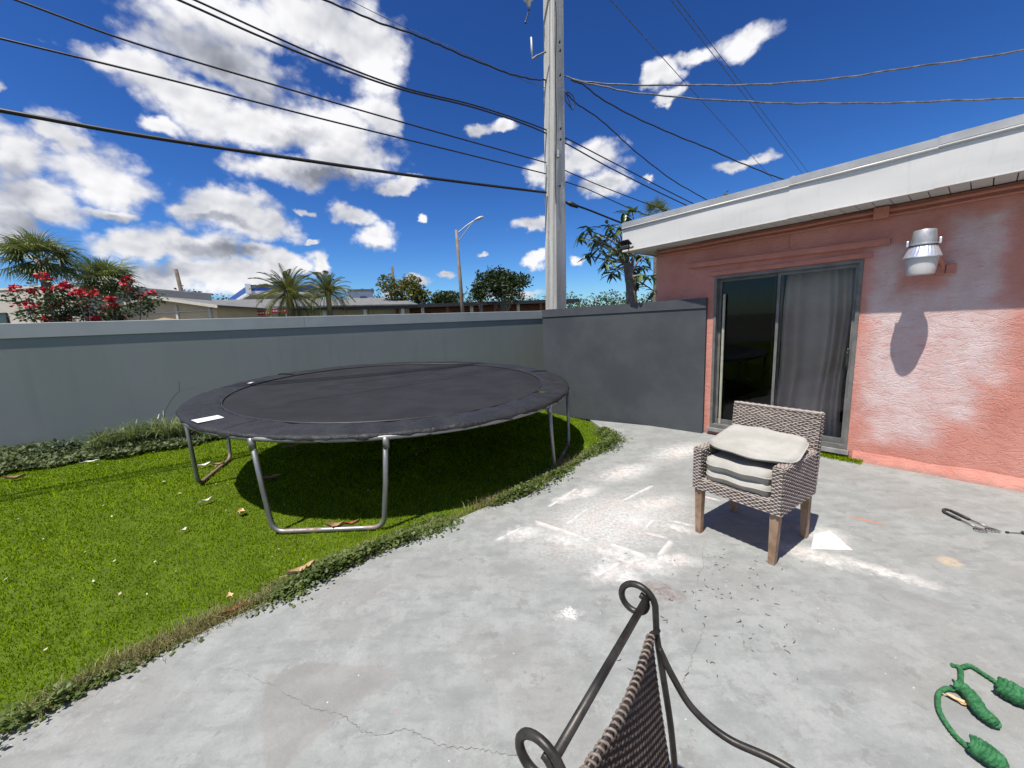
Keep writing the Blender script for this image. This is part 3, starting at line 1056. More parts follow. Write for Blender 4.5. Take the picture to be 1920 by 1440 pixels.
def cur(u, v):
    fold = math.sin(u * 24 + 2.2 * math.sin(u * 5)) * (0.042 + 0.014 * math.sin(u * 9))
    wid = 0.60 + 0.10 * (1 - v) ** 1.5
    return HL(0.17 + wid * u + 0.02 * math.sin(6 * v + 3 * u), -0.27 + fold * (0.55 + 0.45 * (1 - v)), 0.12 + 1.95 * v)


mb.grid(cur, 90, 16)
cur_o = mb.build('curtain', m_curtain, None, smooth=True)
tag(cur_o, 'grey brown curtain hanging in folds behind the right door pane', 'curtain')
rod = MB().tube([HL(-0.1, -0.27, 2.085), HL(1.6, -0.27, 2.085)], 0.012, 8).build('curtain_rod', m_alu, None)
tag(rod, 'thin metal curtain rod inside above the sliding door', 'curtain rod')

# ---- dusk-to-dawn lamp on the wall
m_galv = simple('dull_grey_metal', (0.34, 0.34, 0.34), (0.46, 0.46, 0.45), scale=14, rough=0.45, metal=0.6, bump=0.12)
m_shine = simple('bright_ribbed_aluminium', (0.72, 0.74, 0.78), (0.82, 0.84, 0.87), scale=30, rough=0.28, metal=0.7)
m_lens = simple('frosted_acrylic_refractor', (0.55, 0.53, 0.51), (0.62, 0.60, 0.58), scale=9, rough=0.35, spec=0.6)
LB = HL(-0.365, 0.31, 1.87)
lamp = thing('wall_lamp', 'grey metal barn lamp with frosted lens on a bracket of the pink wall', 'wall lamp', LB, HRZ)
ring = [(0.086, 0.0), (0.090, 0.012), (0.097, 0.06), (0.103, 0.128), (0.105, 0.14)]
MB().lathe(ring, n=28).build('lens', m_lens, lamp, smooth=True, world=False, angle=40)
mb = MB()
n_ = 56
vs, fs = [], []
prof = [(0.119, 0.139), (0.121, 0.147), (0.100, 0.20), (0.086, 0.235), (0.080, 0.246)]
for (r_, z_) in prof:
    for k in range(n_):
        rr_ = r_ * (1 + (0.022 if (k % 2 and 0.15 < z_ < 0.24) else 0))
        vs.append(Vector((rr_ * math.cos(2 * math.pi * k / n_), rr_ * math.sin(2 * math.pi * k / n_), z_)))
for i in range(len(prof) - 1):
    for k in range(n_):
        fs.append((i * n_ + k, i * n_ + (k + 1) % n_, (i + 1) * n_ + (k + 1) % n_, (i + 1) * n_ + k))
fs.append(tuple(reversed(range(n_))))
mb.add(vs, fs)
mb.build('reflector', m_shine, lamp, world=False)
MB().lathe([(0.094, 0.2465), (0.094, 0.258), (0.082, 0.262), (0.079, 0.30), (0.073, 0.366), (0.069, 0.374), (0.0, 0.377)], n=28, cap=False).build('housing', m_galv, lamp, smooth=True, world=False, angle=35)
for sx in (-1, 1):
    MB().rbox((sx * 0.098, 0.0, 0.272), (0.016, 0.022, 0.05), 0.004).build('clip', m_shine, lamp, world=False)
mb = MB().tube(spline([(0.0, -0.085, 0.30), (-0.03, -0.16, 0.27), (-0.10, -0.24, 0.12), (-0.12, -0.275, 0.06)], 6), 0.019, 10)
mb.build('arm', m_terra, lamp, world=False, smooth=True)
bx_ = MB().rbox((-0.135, -0.283, 0.045), (0.125, 0.05, 0.085), 0.008).build('mounting_box', m_terra, lamp, world=False)
MB().rbox((-0.135, -0.256, 0.045), (0.006, 0.004, 0.07), 0.001).build('cover_seam', m_room, bx_, world=False)

# ---- small solar flood light at the corner of the eave
m_blk = simple('matte_black_plastic', (0.018, 0.018, 0.02), (0.03, 0.03, 0.032), scale=15, rough=0.5)
fl = thing('flood_light', 'small black solar flood light under the white eave corner', 'flood light', HL(2.50, 0.47, 2.56), HRZ)
Mx = Matrix.Rotation(rad(28), 3, 'X')
MB().rbox((0, 0.03, 0.085), (0.16, 0.11, 0.014), 0.005, Mx).build('solar_panel', m_blk, fl, world=False)
MB().rbox((0, 0.035, 0.02), (0.13, 0.06, 0.05), 0.01).build('lamp_head', m_blk, fl, world=False)
MB().tube([(0, -0.05, 0.03), (0, 0.0, 0.03), (0, 0.02, 0.06)], 0.011, 8).build('bracket', m_blk, fl, world=False)
for sx in (-1, 1):
    MB().tube(spline([(sx * 0.06, 0.03, 0.02), (sx * 0.10, 0.04, 0.0), (sx * 0.13, 0.03, 0.015)], 4), 0.012, 6).build('spot_arm', m_blk, fl, world=False)


# ================================================================== TRAMPOLINE
TC = Vector((-1.549, 5.208, 0.879))
TR_ = 2.306
TX, TY = -0.035, 0.032
GZ = -0.028


def TP(ang, r, dz=0.0):
    x_, y_ = r * math.cos(ang), r * math.sin(ang)
    return Vector((TC.x + x_, TC.y + y_, TC.z + TX * x_ + TY * y_ + dz))


m_mat = simple('black_woven_mat', (0.017, 0.0175, 0.019), (0.023, 0.0235, 0.026), scale=3, rough=0.75, bump=0.25, bscale=500, bdist=0.001, spec=0.18)
m_pad, t = mat('black_vinyl_pad')
p = t.pos()
c = t.mix(t.step(t.noise(p, 5, 5), 0.35, 0.7), (0.016, 0.016, 0.017), (0.026, 0.026, 0.027))
t.out(t.surf(c, t.math('ADD', 0.38, t.math('MULTIPLY', t.noise(p, 9, 4), 0.3)), 0, t.bump(t.noise(p, 16, 5, 0.6, 1.2), 0.6, 0.025), 0.30))
m_tube, t = mat('galvanised_tube_with_rust')
p = t.pos()
zc = t.math('ADD', t.sep(p)[2], t.math('MULTIPLY', t.noise(p, 7, 4), 0.16))
rs = t.math('MULTIPLY', t.math('SUBTRACT', 1.0, t.step(zc, 0.05, 0.20)), t.step(t.noise(p, 2.6, 4, 0.6), 0.42, 0.60))
c = t.mix(rs, t.mix(t.noise(p, 18, 4), (0.20, 0.205, 0.20), (0.30, 0.30, 0.29)), (0.20, 0.075, 0.04))
t.out(t.surf(c, t.math('ADD', 0.45, t.math('MULTIPLY', rs, 0.45)), t.math('MULTIPLY', t.math('SUBTRACT', 1.0, rs), 0.75), t.bump(t.noise(p, 80, 3), 0.1, 0.002), 0.5))
tramp = thing('trampoline', 'large round black trampoline on bent steel legs over the lawn', 'trampoline', (TC.x, TC.y, GZ))
NA = 96
mb = MB()
rings = [0.0, 0.6, 1.2, 1.7, 1.93, 1.97]
vs = [TP(0, 0, -0.035)]
fs = []
for r_ in rings[1:]:
    for k in range(NA):
        vs.append(TP(2 * math.pi * k / NA, r_, -0.035 * (1 - (r_ / 2.0) ** 2) - (0.02 if r_ > 1.94 else 0)))
for k in range(NA):
    fs.append((0, 1 + k, 1 + (k + 1) % NA))
for i in range(len(rings) - 2):
    for k in range(NA):
        a, b = 1 + i * NA, 1 + (i + 1) * NA
        fs.append((a + k, b + k, b + (k + 1) % NA, a + (k + 1) % NA))
mb.add(vs, fs)
mat_o = mb.build('jumping_mat', m_mat, tramp, smooth=True)
mb = MB().tube([TP(2 * math.pi * k / NA, 1.945, 0.004) for k in range(NA)], 0.010, 6, closed=True)
mb.build('mat_hem', m_blk, mat_o, smooth=True)
mb = MB().tube([TP(2 * math.pi * k / NA, TR_ - 0.02, -0.035) for k in range(NA)], 0.022, 8, closed=True)
mb.build('frame_ring', m_tube, tramp, smooth=True)
# pad: eight sewn lengths, each sagging a little over the springs and round the rim
PSEG = 8
rp = random.Random(11)
for j in range(PSEG):
    a0, a1 = rad(-112) + 2 * math.pi * j / PSEG - 0.002, rad(-112) + 2 * math.pi * (j + 1) / PSEG + 0.002
    ph = rp.uniform(0, 6)
    mb = MB()

    def pad(u, v):
        a_ = a0 + (a1 - a0) * u
        prof_ = [(1.955, 0.004), (1.985, 0.012), (2.08, 0.015), (2.18, 0.013), (2.26, 0.009), (2.295, 0.002), (2.308, -0.010), (2.306, -0.022)]
        k_ = v * (len(prof_) - 1)
        i_ = min(int(k_), len(prof_) - 2)
        f_ = k_ - i_
        r_ = prof_[i_][0] * (1 - f_) + prof_[i_ + 1][0] * f_
        z_ = prof_[i_][1] * (1 - f_) + prof_[i_ + 1][1] * f_
        w_ = math.sin(a_ * 31 + ph) * 0.005 + math.sin(a_ * 57 + 2 * ph) * 0.004 + math.sin(a_ * 13 + ph) * 0.006
        edge = max(0.0, (v - 0.7) / 0.3)
        return TP(a_, r_ + edge * (w_ * 1.3), z_ + w_ * 0.6 + (j % 2) * 0.002 - edge * abs(math.sin(a_ * 43 + ph) * math.sin(a_ * 17)) * 0.03)
    mb.grid(pad, 36, 14)
    mb.build('pad_section', m_pad, tramp, smooth=True)
m_lab = simple('white_vinyl_label', (0.78, 0.78, 0.77), (0.70, 0.70, 0.69), scale=30, rough=0.4)


def pad_label(px, w, h, name='label'):
    c_ = G(px[0], px[1], 0.985)
    q0 = Vector((c_.x - TC.x, c_.y - TC.y, 0))
    a_, r_ = math.atan2(q0.y, q0.x), q0.length
    mb = MB()
    mb.grid(lambda u, v: TP(a_ + (u - .5) * w / r_, r_ + (v - .5) * h, 0.024 + 0.002 * math.sin(u * 5)), 4, 3)
    mb.build(name, m_lab, tramp)


pad_label((386, 765), 0.15, 0.20)
pad_label((470, 716), 0.10, 0.05)
for kk in range(5):
    ac = rad(-90.5 + 72 * kk)
    hw = rad(13.6)
    hb_ = rad(11.9)
    pa, pb = TP(ac - hw, TR_ - 0.02, -0.05), TP(ac + hw, TR_ - 0.02, -0.05)
    ga, gb_ = TP(ac - hb_, TR_ - 0.02), TP(ac + hb_, TR_ - 0.02)
    ga.z = gb_.z = GZ + 0.021
    e = (gb_ - ga).normalized()
    up = Vector((0, 0, 1))
    pts = [pa, pa.lerp(ga, 0.5)]
    for k in range(6):
        th = rad(90 * k / 5)
        pts.append(ga + up * 0.10 * (1 - math.sin(th)) + e * 0.10 * (1 - math.cos(th)))
    pts += [ga.lerp(gb_, .35), ga.lerp(gb_, .65)]
    for k in range(6):
        th = rad(90 - 90 * k / 5)
        pts.append(gb_ + up * 0.10 * (1 - math.sin(th)) - e * 0.10 * (1 - math.cos(th)))
    pts += [gb_.lerp(pb, 0.5), pb]
    lg = MB().tube(pts, 0.021, 10).build('leg', m_tube, tramp, smooth=True)
    for q_ in (pa, pb):
        qd = (q_ - Vector((0, 0, 0.04)))
        MB().tube([q_ + Vector((0, 0, 0.02)), q_ - Vector((0, 0, 0.075))], 0.027, 10).build('socket', m_tube, lg, smooth=True)

# ================================================================== WICKER
m_wick, t = mat('grey_brown_wicker')
p = t.coords('Object')
c = t.mix(t.step(t.noise(p, 30, 4, 0.6), 0.35, 0.65), (0.26, 0.218, 0.188), (0.35, 0.302, 0.268))
t.out(t.surf(c, 0.6, 0, t.bump(t.noise(p, 150, 3), 0.2, 0.002), 0.35))
m_wback = simple('wicker_backing', (0.19, 0.158, 0.135), (0.23, 0.195, 0.168), scale=20, rough=0.9)  # solid backing just behind the strands, closes the gaps of the weave
m_wdark, t = mat('dark_brown_wicker')
p = t.coords('Object')
c = t.mix(t.step(t.noise(p, 45, 4, 0.6), 0.35, 0.65), (0.055, 0.038, 0.030), (0.125, 0.092, 0.076))
t.out(t.surf(c, 0.5, 0, t.bump(t.noise(p, 200, 3), 0.2, 0.002), 0.4))


def weave(mb, fn, rows, stakes, amp, r, flat=0.55, sub=3, jit=0.0):
    "strands that pass in front of and behind the stakes; fn(u, v) gives point and outward normal"
    for i in range(rows):
        v = (i + .5) / rows
        pts = []
        n = stakes * sub
        for k in range(n + 1):
            u = k / n
            pt, nr = fn(u, v + (random.uniform(-jit, jit) if jit else 0))
            pts.append(pt + nr * (amp * math.sin(math.pi * (u * stakes + i)) + amp * 0.6))
        mb.tube(pts, r, 4, caps=False)


def core(mb, fn, nu, nv, inset):
    def g_(u, v):
        pt, nr = fn(u, v)
        return pt - nr * inset
    mb.grid(g_, nu, nv)


# ---- armchair on the patio
cFL, cFR, cBR, cBL = (G(*q) for q in ((1308, 995), (1441, 1053), (1503, 1010), (1380, 965)))
cc = (cFL + cFR + cBR + cBL) / 4
ex = ((cFR - cFL) + (cBR - cBL)).normalized()
CH_RZ = math.atan2(ex.y, ex.x)
chair = thing('wicker_armchair', 'grey wicker armchair with tapered wooden legs on the concrete patio', 'armchair', (cc.x, cc.y, 0), CH_RZ)
HW, HDp = 0.245, 0.235           # half spacing of the legs
m_leg = simple('weathered_teak', (0.20, 0.125, 0.075), (0.30, 0.20, 0.13), scale=14, rough=0.65, bump=0.3, bscale=60)
for sx, sy in ((-1, -1), (1, -1), (1, 1), (-1, 1)):
    tx, ty = sx * (HW + 0.005), sy * (HDp - 0.005)
    bx2, by2 = sx * HW, sy * (HDp + (0.035 if sy > 0 else 0.0))
    a, b = 0.027, 0.019
    lo = [(bx2 - b, by2 - b, 0.001), (bx2 + b, by2 - b, 0.001), (bx2 + b, by2 + b, 0.001), (bx2 - b, by2 + b, 0.001)]
    hi = [(tx - a, ty - a, 0.40), (tx + a, ty - a, 0.40), (tx + a, ty + a, 0.40), (tx - a, ty + a, 0.40)]
    MB().hexa(lo, hi).build('leg', m_leg, chair, world=False)
ZB, ZA, ZT, ZS = 0.345, 0.655, 0.905, 0.43
XO, YO = 0.285, 0.265
TH = 0.055


def panel(name, fn, rows, stakes, amp=0.0030, r=0.0056):
    mb = MB()
    weave(mb, fn, rows, stakes, amp, r, jit=0.006)
    o = mb.build(name, m_wick, chair, world=False, smooth=True)
    o['kind'] = 'stuff'
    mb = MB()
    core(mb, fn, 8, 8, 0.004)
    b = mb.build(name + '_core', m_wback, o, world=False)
    return o


def lerp(a, b, k):
    return a + (b - a) * k


V3 = Vector
ROWS = 24
for sx in (-1, 1):
    # outer side, inner side, front end and top of each arm
    panel('arm_side', lambda u, v, s=sx: (V3((s * XO, lerp(-YO, YO - .02, u), lerp(ZB, ZA, v))), V3((s, 0, 0))), 26, 18)
    panel('arm_inner', lambda u, v, s=sx: (V3((s * (XO - TH), lerp(-YO, YO - .02, u), lerp(ZS, ZA, v))), V3((-s, 0, 0))), 17, 18)
    panel('arm_front', lambda u, v, s=sx: (V3((s * lerp(XO - TH, XO, u), -YO, lerp(ZB, ZA, v))), V3((0, -1, 0))), 26, 3)
    panel('arm_top', lambda u, v, s=sx: (V3((s * lerp(XO - TH, XO, v), lerp(-YO, YO - .02, u), ZA)), V3((0, 0, 1))), 5, 20, 0.003, 0.006)
panel('seat_apron', lambda u, v: (V3((lerp(-XO + TH, XO - TH, u), -YO + .004, lerp(ZB, ZS, v))), V3((0, -1, 0))), 7, 20)
panel('seat_base', lambda u, v: (V3((lerp(-XO + TH, XO - TH, u), lerp(-YO + .004, YO - .02, v), ZS)), V3((0, 0, 1))), 30, 18)


def backy(v):
    return YO - .03 + 0.055 * v


panel('back_outer', lambda u, v: (V3((lerp(-XO, XO, u), backy(v) + TH * .8, lerp(ZB, ZT, v))), V3((0, 1, -.1))), 46, 24)
panel('backrest', lambda u, v: (V3((lerp(-XO, XO, u), backy(v), lerp(ZS, ZT, v))), V3((0, -1, .1))), 38, 26)
for sx in (-1, 1):
    panel('back_edge', lambda u, v, s=sx: (V3((s * XO, lerp(backy(v), backy(v) + TH * .8, u), lerp(ZB, ZT, v))), V3((s, 0, 0))), 46, 2)
panel('back_rail', lambda u, v: (V3((lerp(-XO, XO, u), lerp(backy(1), backy(1) + TH * .8, v), ZT)), V3((0, 0, 1))), 4, 26, 0.003, 0.006)
brd = MB().tube([V3((lerp(-XO, XO, k / 60), backy(1) - .003 + .004 * math.sin(k * 1.4), ZT + .004 + .003 * math.cos(k * 1.4))) for k in range(61)], 0.008, 6)
o = brd.build('braid', m_wick, chair, world=False, smooth=True)

m_cush, t = mat('beige_canvas')
p = t.coords('Object')
c = t.mix(t.step(t.noise(p, 5, 5, 0.6), 0.35, 0.7), (0.318, 0.305, 0.271), (0.387, 0.374, 0.340))
c = t.mix(t.math('MULTIPLY', t.step(t.noise(p, 13, 5, 0.65), 0.58, 0.72), 0.4), c, (0.28, 0.26, 0.22))
t.out(t.surf(c, 0.9, 0, t.bump(t.math('ADD', t.noise(p, 9, 5, 0.6, 1.5), t.math('MULTIPLY', t.noise(p, 300, 2), 0.3)), 0.4, 0.012), 0.2))


def cushion(name, label, w, d, h, loc, rot, taper=0.0, sag=0.0, front_round=0.0):
    "a flat pad with soft edges, slightly wider at the front, with a piped seam"
    NU, NV = 26, 22

    def pt(u, v, top):
        x_ = (u - .5) * 2
        y_ = (v - .5) * 2
        ed = min(1, (1 - abs(x_)) / 0.14) * 1.0
        ed2 = min(1, (1 - abs(y_)) / 0.14)
        k_ = math.sqrt(max(0, 1 - (1 - ed) ** 2)) * math.sqrt(max(0, 1 - (1 - ed2) ** 2))
        # rounded plan corners
        xx, yy = x_, y_
        m_ = abs(x_) ** 6 + abs(y_) ** 6
        if m_ > 1:
            q_ = m_ ** (-1 / 6)
            xx, yy = x_ * q_, y_ * q_
        ww = w / 2 * (1 + taper * -yy)
        yo = -front_round * (1 - xx * xx) if y_ < 0 else 0
        z_ = (h / 2) * (0.30 + 0.70 * k_) * (1 if top else -1) if k_ > 0 else 0.0
        z_ += -sag * (1 - xx * xx) + 0.004 * math.sin(xx * 7 + yy * 3)
        return Vector((xx * ww, yy * d / 2 + yo * max(0, -yy), z_))
    mb = MB()
    mb.grid(lambda u, v: pt(u, v, True), NU, NV)
    mb.grid(lambda u, v: pt(1 - u, v, False), NU, NV)
    root = thing(name, label, 'cushion', loc, 0)
    root.rotation_euler = rot
    body = mb.build('cover', m_cush, root, world=False, smooth=True)
    bd = [(k / 20, 0) for k in range(20)] + [(1, k / 20) for k in range(20)] + [(1 - k / 20, 1) for k in range(20)] + [(0, 1 - k / 20) for k in range(20)]
    pts = [pt(u, v, True) * 0.5 + pt(u, v, False) * 0.5 for u, v in bd]
    MB().tube(pts, 0.005, 6, closed=True).build('piping', m_cush, root, world=False, smooth=True)
    return root


Mc = Matrix.Translation((cc.x, cc.y, 0)) @ Matrix.Rotation(CH_RZ, 4, 'Z')
cushion('seat_cushion', 'beige seat cushion at the bottom of the armchair pile', 0.44, 0.47, 0.085, Mc @ V3((0, -0.035, 0.482)), (rad(0.5), 0, CH_RZ))
cushion('seat_cushion', 'beige seat cushion in the middle of the armchair pile', 0.44, 0.47, 0.09, Mc @ V3((0.0, -0.04, 0.568)), (rad(1.5), rad(-0.5), CH_RZ))
cushion('seat_cushion', 'beige rounded cushion lying tilted on top of the armchair arms', 0.53, 0.38, 0.05, Mc @ V3((0.02, 0.018, 0.705)), (rad(8), rad(2.5), CH_RZ + rad(4)), taper=0.05, sag=-0.014, front_round=0.085)

# ---- wrought iron chair with a wicker back, close to the viewer
m_iron = simple('blackened_iron', (0.022, 0.020, 0.018), (0.05, 0.045, 0.04), scale=25, rough=0.42, metal=0.35, bump=0.2, bscale=90, bdist=0.002)
iA, iB = G(1196, 1112, 0.95), G(1012, 1408, 0.95)      # far and near upper corners of the back
ia = (iA - iB).normalized()
fw = Vector((ia.y, -ia.x, 0))                          # the way the chair faces
iron = thing('iron_chair', 'black wrought iron chair with scrolled back posts and dark woven back panel', 'chair', ((iA.x + iB.x) / 2 + fw.x * .2, (iA.y + iB.y) / 2 + fw.y * .2, 0))


def IP(far, u, z):
    "point at the far or near side frame, u metres towards the front, height z"
    b = iA if far else iB
    return Vector((b.x + fw.x * u, b.y + fw.y * u, z))


RI = 0.0078
for far in (True, False):
    cen_u, cen_z = -0.004, 0.928
    pts = [IP(far, 0.06, 0.001), IP(far, 0.068, 0.2), IP(far, 0.095, 0.42), IP(far, 0.085, 0.60), IP(far, 0.058, 0.78), IP(far, 0.045, 0.86)]
    pts = spline(pts, 6)
    for k in range(0, 31):
        a_ = rad(-5 + 430 * k / 30)
        r_ = lerp(0.046, 0.019, (k / 30) ** 1.3)
        pts.append(IP(far, cen_u + r_ * math.cos(a_), cen_z + r_ * math.sin(a_)) + ia * (0.004 * k / 30))
    MB().tube(pts, RI, 8).build('back_post', m_iron, iron, smooth=True)
    fp = spline([IP(far, 0.50, 0.001), IP(far, 0.49, 0.2), IP(far, 0.50, 0.42), IP(far, 0.49, 0.60), IP(far, 0.46, 0.655)], 6)
    MB().tube(fp, RI, 8).build('front_leg', m_iron, iron, smooth=True)
    ar = [IP(far, 0.050, 0.83)]
    for (px, py) in ((1262, 1270), (1300, 1330), (1365, 1385), (1478, 1440)):
        q_ = ONPLANE(px, py, iA, fw.x, fw.y)
        ar.append(IP(far, (q_ - iA).dot(fw), q_.z))
    ar.append(IP(far, 0.46, 0.655))
    ar = [q_ for i_, q_ in enumerate(ar) if i_ in (0, 5) or (q_ - IP(far, 0, 0)).dot(fw) < 0.44]
    MB().tube(spline(ar, 8), RI, 8).build('arm', m_iron, iron, smooth=True)
    MB().tube([IP(far, 0.095, 0.42), IP(far, 0.50, 0.42)], RI, 8).build('seat_rail', m_iron, iron, smooth=True)
MB().tube([IP(False, 0.022, 0.947), IP(True, 0.022, 0.947)], 0.0086, 8).build('top_rail', m_iron, iron, smooth=True)
MB().tube([IP(False, 0.105, 0.47) + ia * .02, IP(True, 0.105, 0.47) - ia * .02], RI, 8).build('lower_rail', m_iron, iron, smooth=True)
for u_ in (0.095, 0.50):
    MB().tube([IP(False, u_, 0.419), IP(True, u_, 0.419)], RI, 8).build('seat_rail', m_iron, iron, smooth=True)
IW = (iA - iB).length


def ipan(u, v):
    k = lerp(0.035, IW - 0.022, u)
    z_ = lerp(0.875, 0.48, v) - 0.010 * math.sin(math.pi * u) * (1 - v)
    uu = lerp(0.040, 0.096, v ** 1.2) + 0.012 * math.sin(math.pi * u)
    return iB + ia * k + fw * uu + Vector((0, 0, z_ - 0.95)), -fw


mb = MB()
weave(mb, ipan, 46, 26, 0.0045, 0.0046, sub=3, jit=0.002)
po = mb.build('woven_panel', m_wdark, iron, smooth=True)
po['kind'] = 'stuff'
mb = MB()
core(mb, ipan, 12, 12, 0.003)
mb.build('panel_core', simple('dark_wicker_core', (0.02, 0.014, 0.012), (0.03, 0.022, 0.018), scale=20, rough=0.9), po)
mb = MB()
hel = []
for k in range(0, 26 * 8):
    a_ = k * 0.785
    pt, nr = ipan(k / (26 * 8), 0.0)
    hel.append(pt + nr * random.uniform(.006, .009) * math.cos(a_) + Vector((0, 0, random.uniform(.006, .010) * math.sin(a_) + 0.001)))
mb.tube(hel, 0.0030, 5)
mb.build('binding', simple('pale_brown_cane', (0.14, 0.105, 0.085), (0.21, 0.165, 0.14), scale=40, rough=0.5), po, smooth=True)
MB().tube([ipan(0.0, 0.0)[0] - ia * .02, ipan(0.5, 0.0)[0], ipan(1.0, 0.0)[0], IP(True, 0.05, 0.876)], 0.006, 8).build('panel_rod', m_iron, iron, smooth=True)
m_seatw = panel_seat = MB()
weave(m_seatw, lambda u, v: (IP(False, 0.10, 0.43) + ia * (IW * v) + fw * (0.40 * u), Vector((0, 0, 1))), 34, 22, 0.004, 0.0048)
so = m_seatw.build('woven_seat', m_wdark, iron, smooth=True)
so['kind'] = 'stuff'


# ================================================================== POLE AND LINES
m_conc, t = mat('weathered_concrete_pole')
p = t.coords('Object')
c = t.mix(t.step(t.noise(t.vec('MULTIPLY', p, (6, 6, 0.5)), 1.5, 6, 0.65), 0.35, 0.68), (0.40, 0.385, 0.35), (0.52, 0.51, 0.475))
c = t.mix(t.math('MULTIPLY', t.step(t.noise(t.vec('MULTIPLY', p, (16, 16, 0.35)), 1.7, 5, 0.7), 0.56, 0.70), 0.7), c, (0.24, 0.22, 0.19))
t.out(t.surf(c, 0.9, 0, t.bump(t.noise(t.vec('MULTIPLY', p, (1, 1, 0.3)), 30, 5), 0.35, 0.01), 0.2))
m_wire = simple('black_cable', (0.012, 0.012, 0.013), (0.022, 0.022, 0.024), scale=30, rough=0.5)
m_wire2 = simple('weathered_aluminium_cable', (0.07, 0.07, 0.075), (0.16, 0.16, 0.165), scale=9, rough=0.5)
PB = AT(1041, 640, 7.62)
PB.z = -0.1
pole = thing('utility_pole', 'tall square weathered concrete utility pole behind the charcoal wall', 'utility pole', (PB.x, PB.y, -0.1))
LEAN = 0.018


def PC(z):
    return Vector((PB.x + LEAN * z, PB.y, z))


mb = MB()
vs, fs = [], []
zs = [-0.1, 2, 4, 6, 8, 10, 12]
for z in zs:
    h_ = 0.158 - 0.0035 * z
    ch = 0.022
    cnr = []
    for (sx, sy) in ((1, 1), (-1, 1), (-1, -1), (1, -1)):
        a_, b_ = (Vector((sx * h_, sy * (h_ - ch), 0)), Vector((sx * (h_ - ch), sy * h_, 0)))
        cnr += [a_, b_] if sx * sy > 0 else [b_, a_]
    Rz = Matrix.Rotation(rad(38), 3, 'Z')
    vs += [PC(z) + Rz @ q_ for q_ in cnr]
for i in range(len(zs) - 1):
    for k in range(8):
        fs.append((i * 8 + k, i * 8 + (k + 1) % 8, (i + 1) * 8 + (k + 1) % 8, (i + 1) * 8 + k))
fs.append(tuple(range(48, 56)))
mb.add(vs, fs)
mb.build('shaft', m_conc, pole)


def onpole(px, py, back=0.16):
    "point on the pole's near side under a photo pixel"
    v = ray(px, py)
    k = (PB.y - back) / v.y
    return EYE + v * k


for (px, py) in ((1049, 80), (1050, 96), (1050, 142), (1051, 242), (1051, 262), (1049, 292), (1050, 349)):
    q_ = onpole(px, py, 0.175)
    MB().lathe([(0.018, 0), (0.018, 0.02), (0.008, 0.022), (0.008, 0.06)], q_, 6, Matrix.Rotation(rad(90), 3, 'X')).build('bolt', m_wire, pole)
gw = [onpole(1042 + 1.2 * math.sin(k * 1.3), 2 + 38 * k, 0.215) for k in range(11)]
MB().tube(gw, 0.008, 5).build('ground_wire', m_wire, pole)
mb = MB().tube([onpole(1024, 97), onpole(1006, 105), onpole(998, 111)], 0.014, 6)
br = mb.build('standoff_arm', m_wire2, pole)
MB().tube([onpole(998, 111), onpole(997, 90), onpole(996, 70)], [0.010, 0.018, 0.014], 8).build('standoff_rod', simple('pale_fibreglass', (0.5, 0.5, 0.48), (0.6, 0.6, 0.58), scale=9, rough=0.5), br, smooth=True)
m_porc = simple('white_porcelain', (0.62, 0.61, 0.58), (0.5, 0.48, 0.45), scale=12, rough=0.3)
q_ = onpole(991, 4)
ins = MB().lathe([(0.03, 0.45), (0.11, 0.36), (0.12, 0.30), (0.05, 0.28), (0.10, 0.14), (0.10, 0.06), (0.045, 0.02), (0.03, -0.06)], q_, 14).build('insulator', m_porc, pole, smooth=True)
MB().tube([q_ + Vector((0, 0, .25)), onpole(1024, -30)], 0.025, 6).build('insulator_bracket', m_wire2, pole)
MB().tube(spline([onpole(992, 18), onpole(989, 30), onpole(985, 43)], 4), [0.012] * 8 + [0.022], 6).build('jumper_lead', m_wire, pole)
q_ = onpole(1047, 288, 0.2)
MB().tube([q_ + Vector((0, 0, .05)), q_ - Vector((0, 0, .06))], 0.035, 8).build('cable_clamp', m_galv, pole)


def line(name, label, px, heading, r, cat='cable', m_=None, ext=(0, 0), level=None, through=None, wob=0.0, grp=None):
    "an overhead line whose photo pixels lie in one vertical plane (or at one height)"
    h = Vector((math.sin(rad(heading)), math.cos(rad(heading)), 0)) if heading is not None else None
    pts = []
    for q_ in px:
        if level is not None:
            pts.append(G(q_[0], q_[1], level))
        else:
            pts.append(ONPLANE(q_[0], q_[1], through or PB, h.x, h.y))
    for k, e in enumerate(ext):
        done = 0.0
        while done < e:
            p0, p1 = (pts[0], pts[1]) if k == 0 else (pts[-1], pts[-2])
            d = p0 - p1
            d = Vector((d.x, d.y, d.z * 0.8))
            done += max(0.3, d.length)
            (pts.insert(0, p0 + d) if k == 0 else pts.append(p0 + d))
    sp = spline(pts, 14)
    if wob:
        sp = [q_ + Vector((0, 0, wob * (math.sin(i * 1.1) + math.sin(i * .43 + px[0][0])))) for i, q_ in enumerate(sp)]
    o = MB().tube(sp, r, 6).build(name, m_ or m_wire, None, smooth=True)
    tag(o, label, cat, grp or 'overhead lines at the utility pole')
    return o


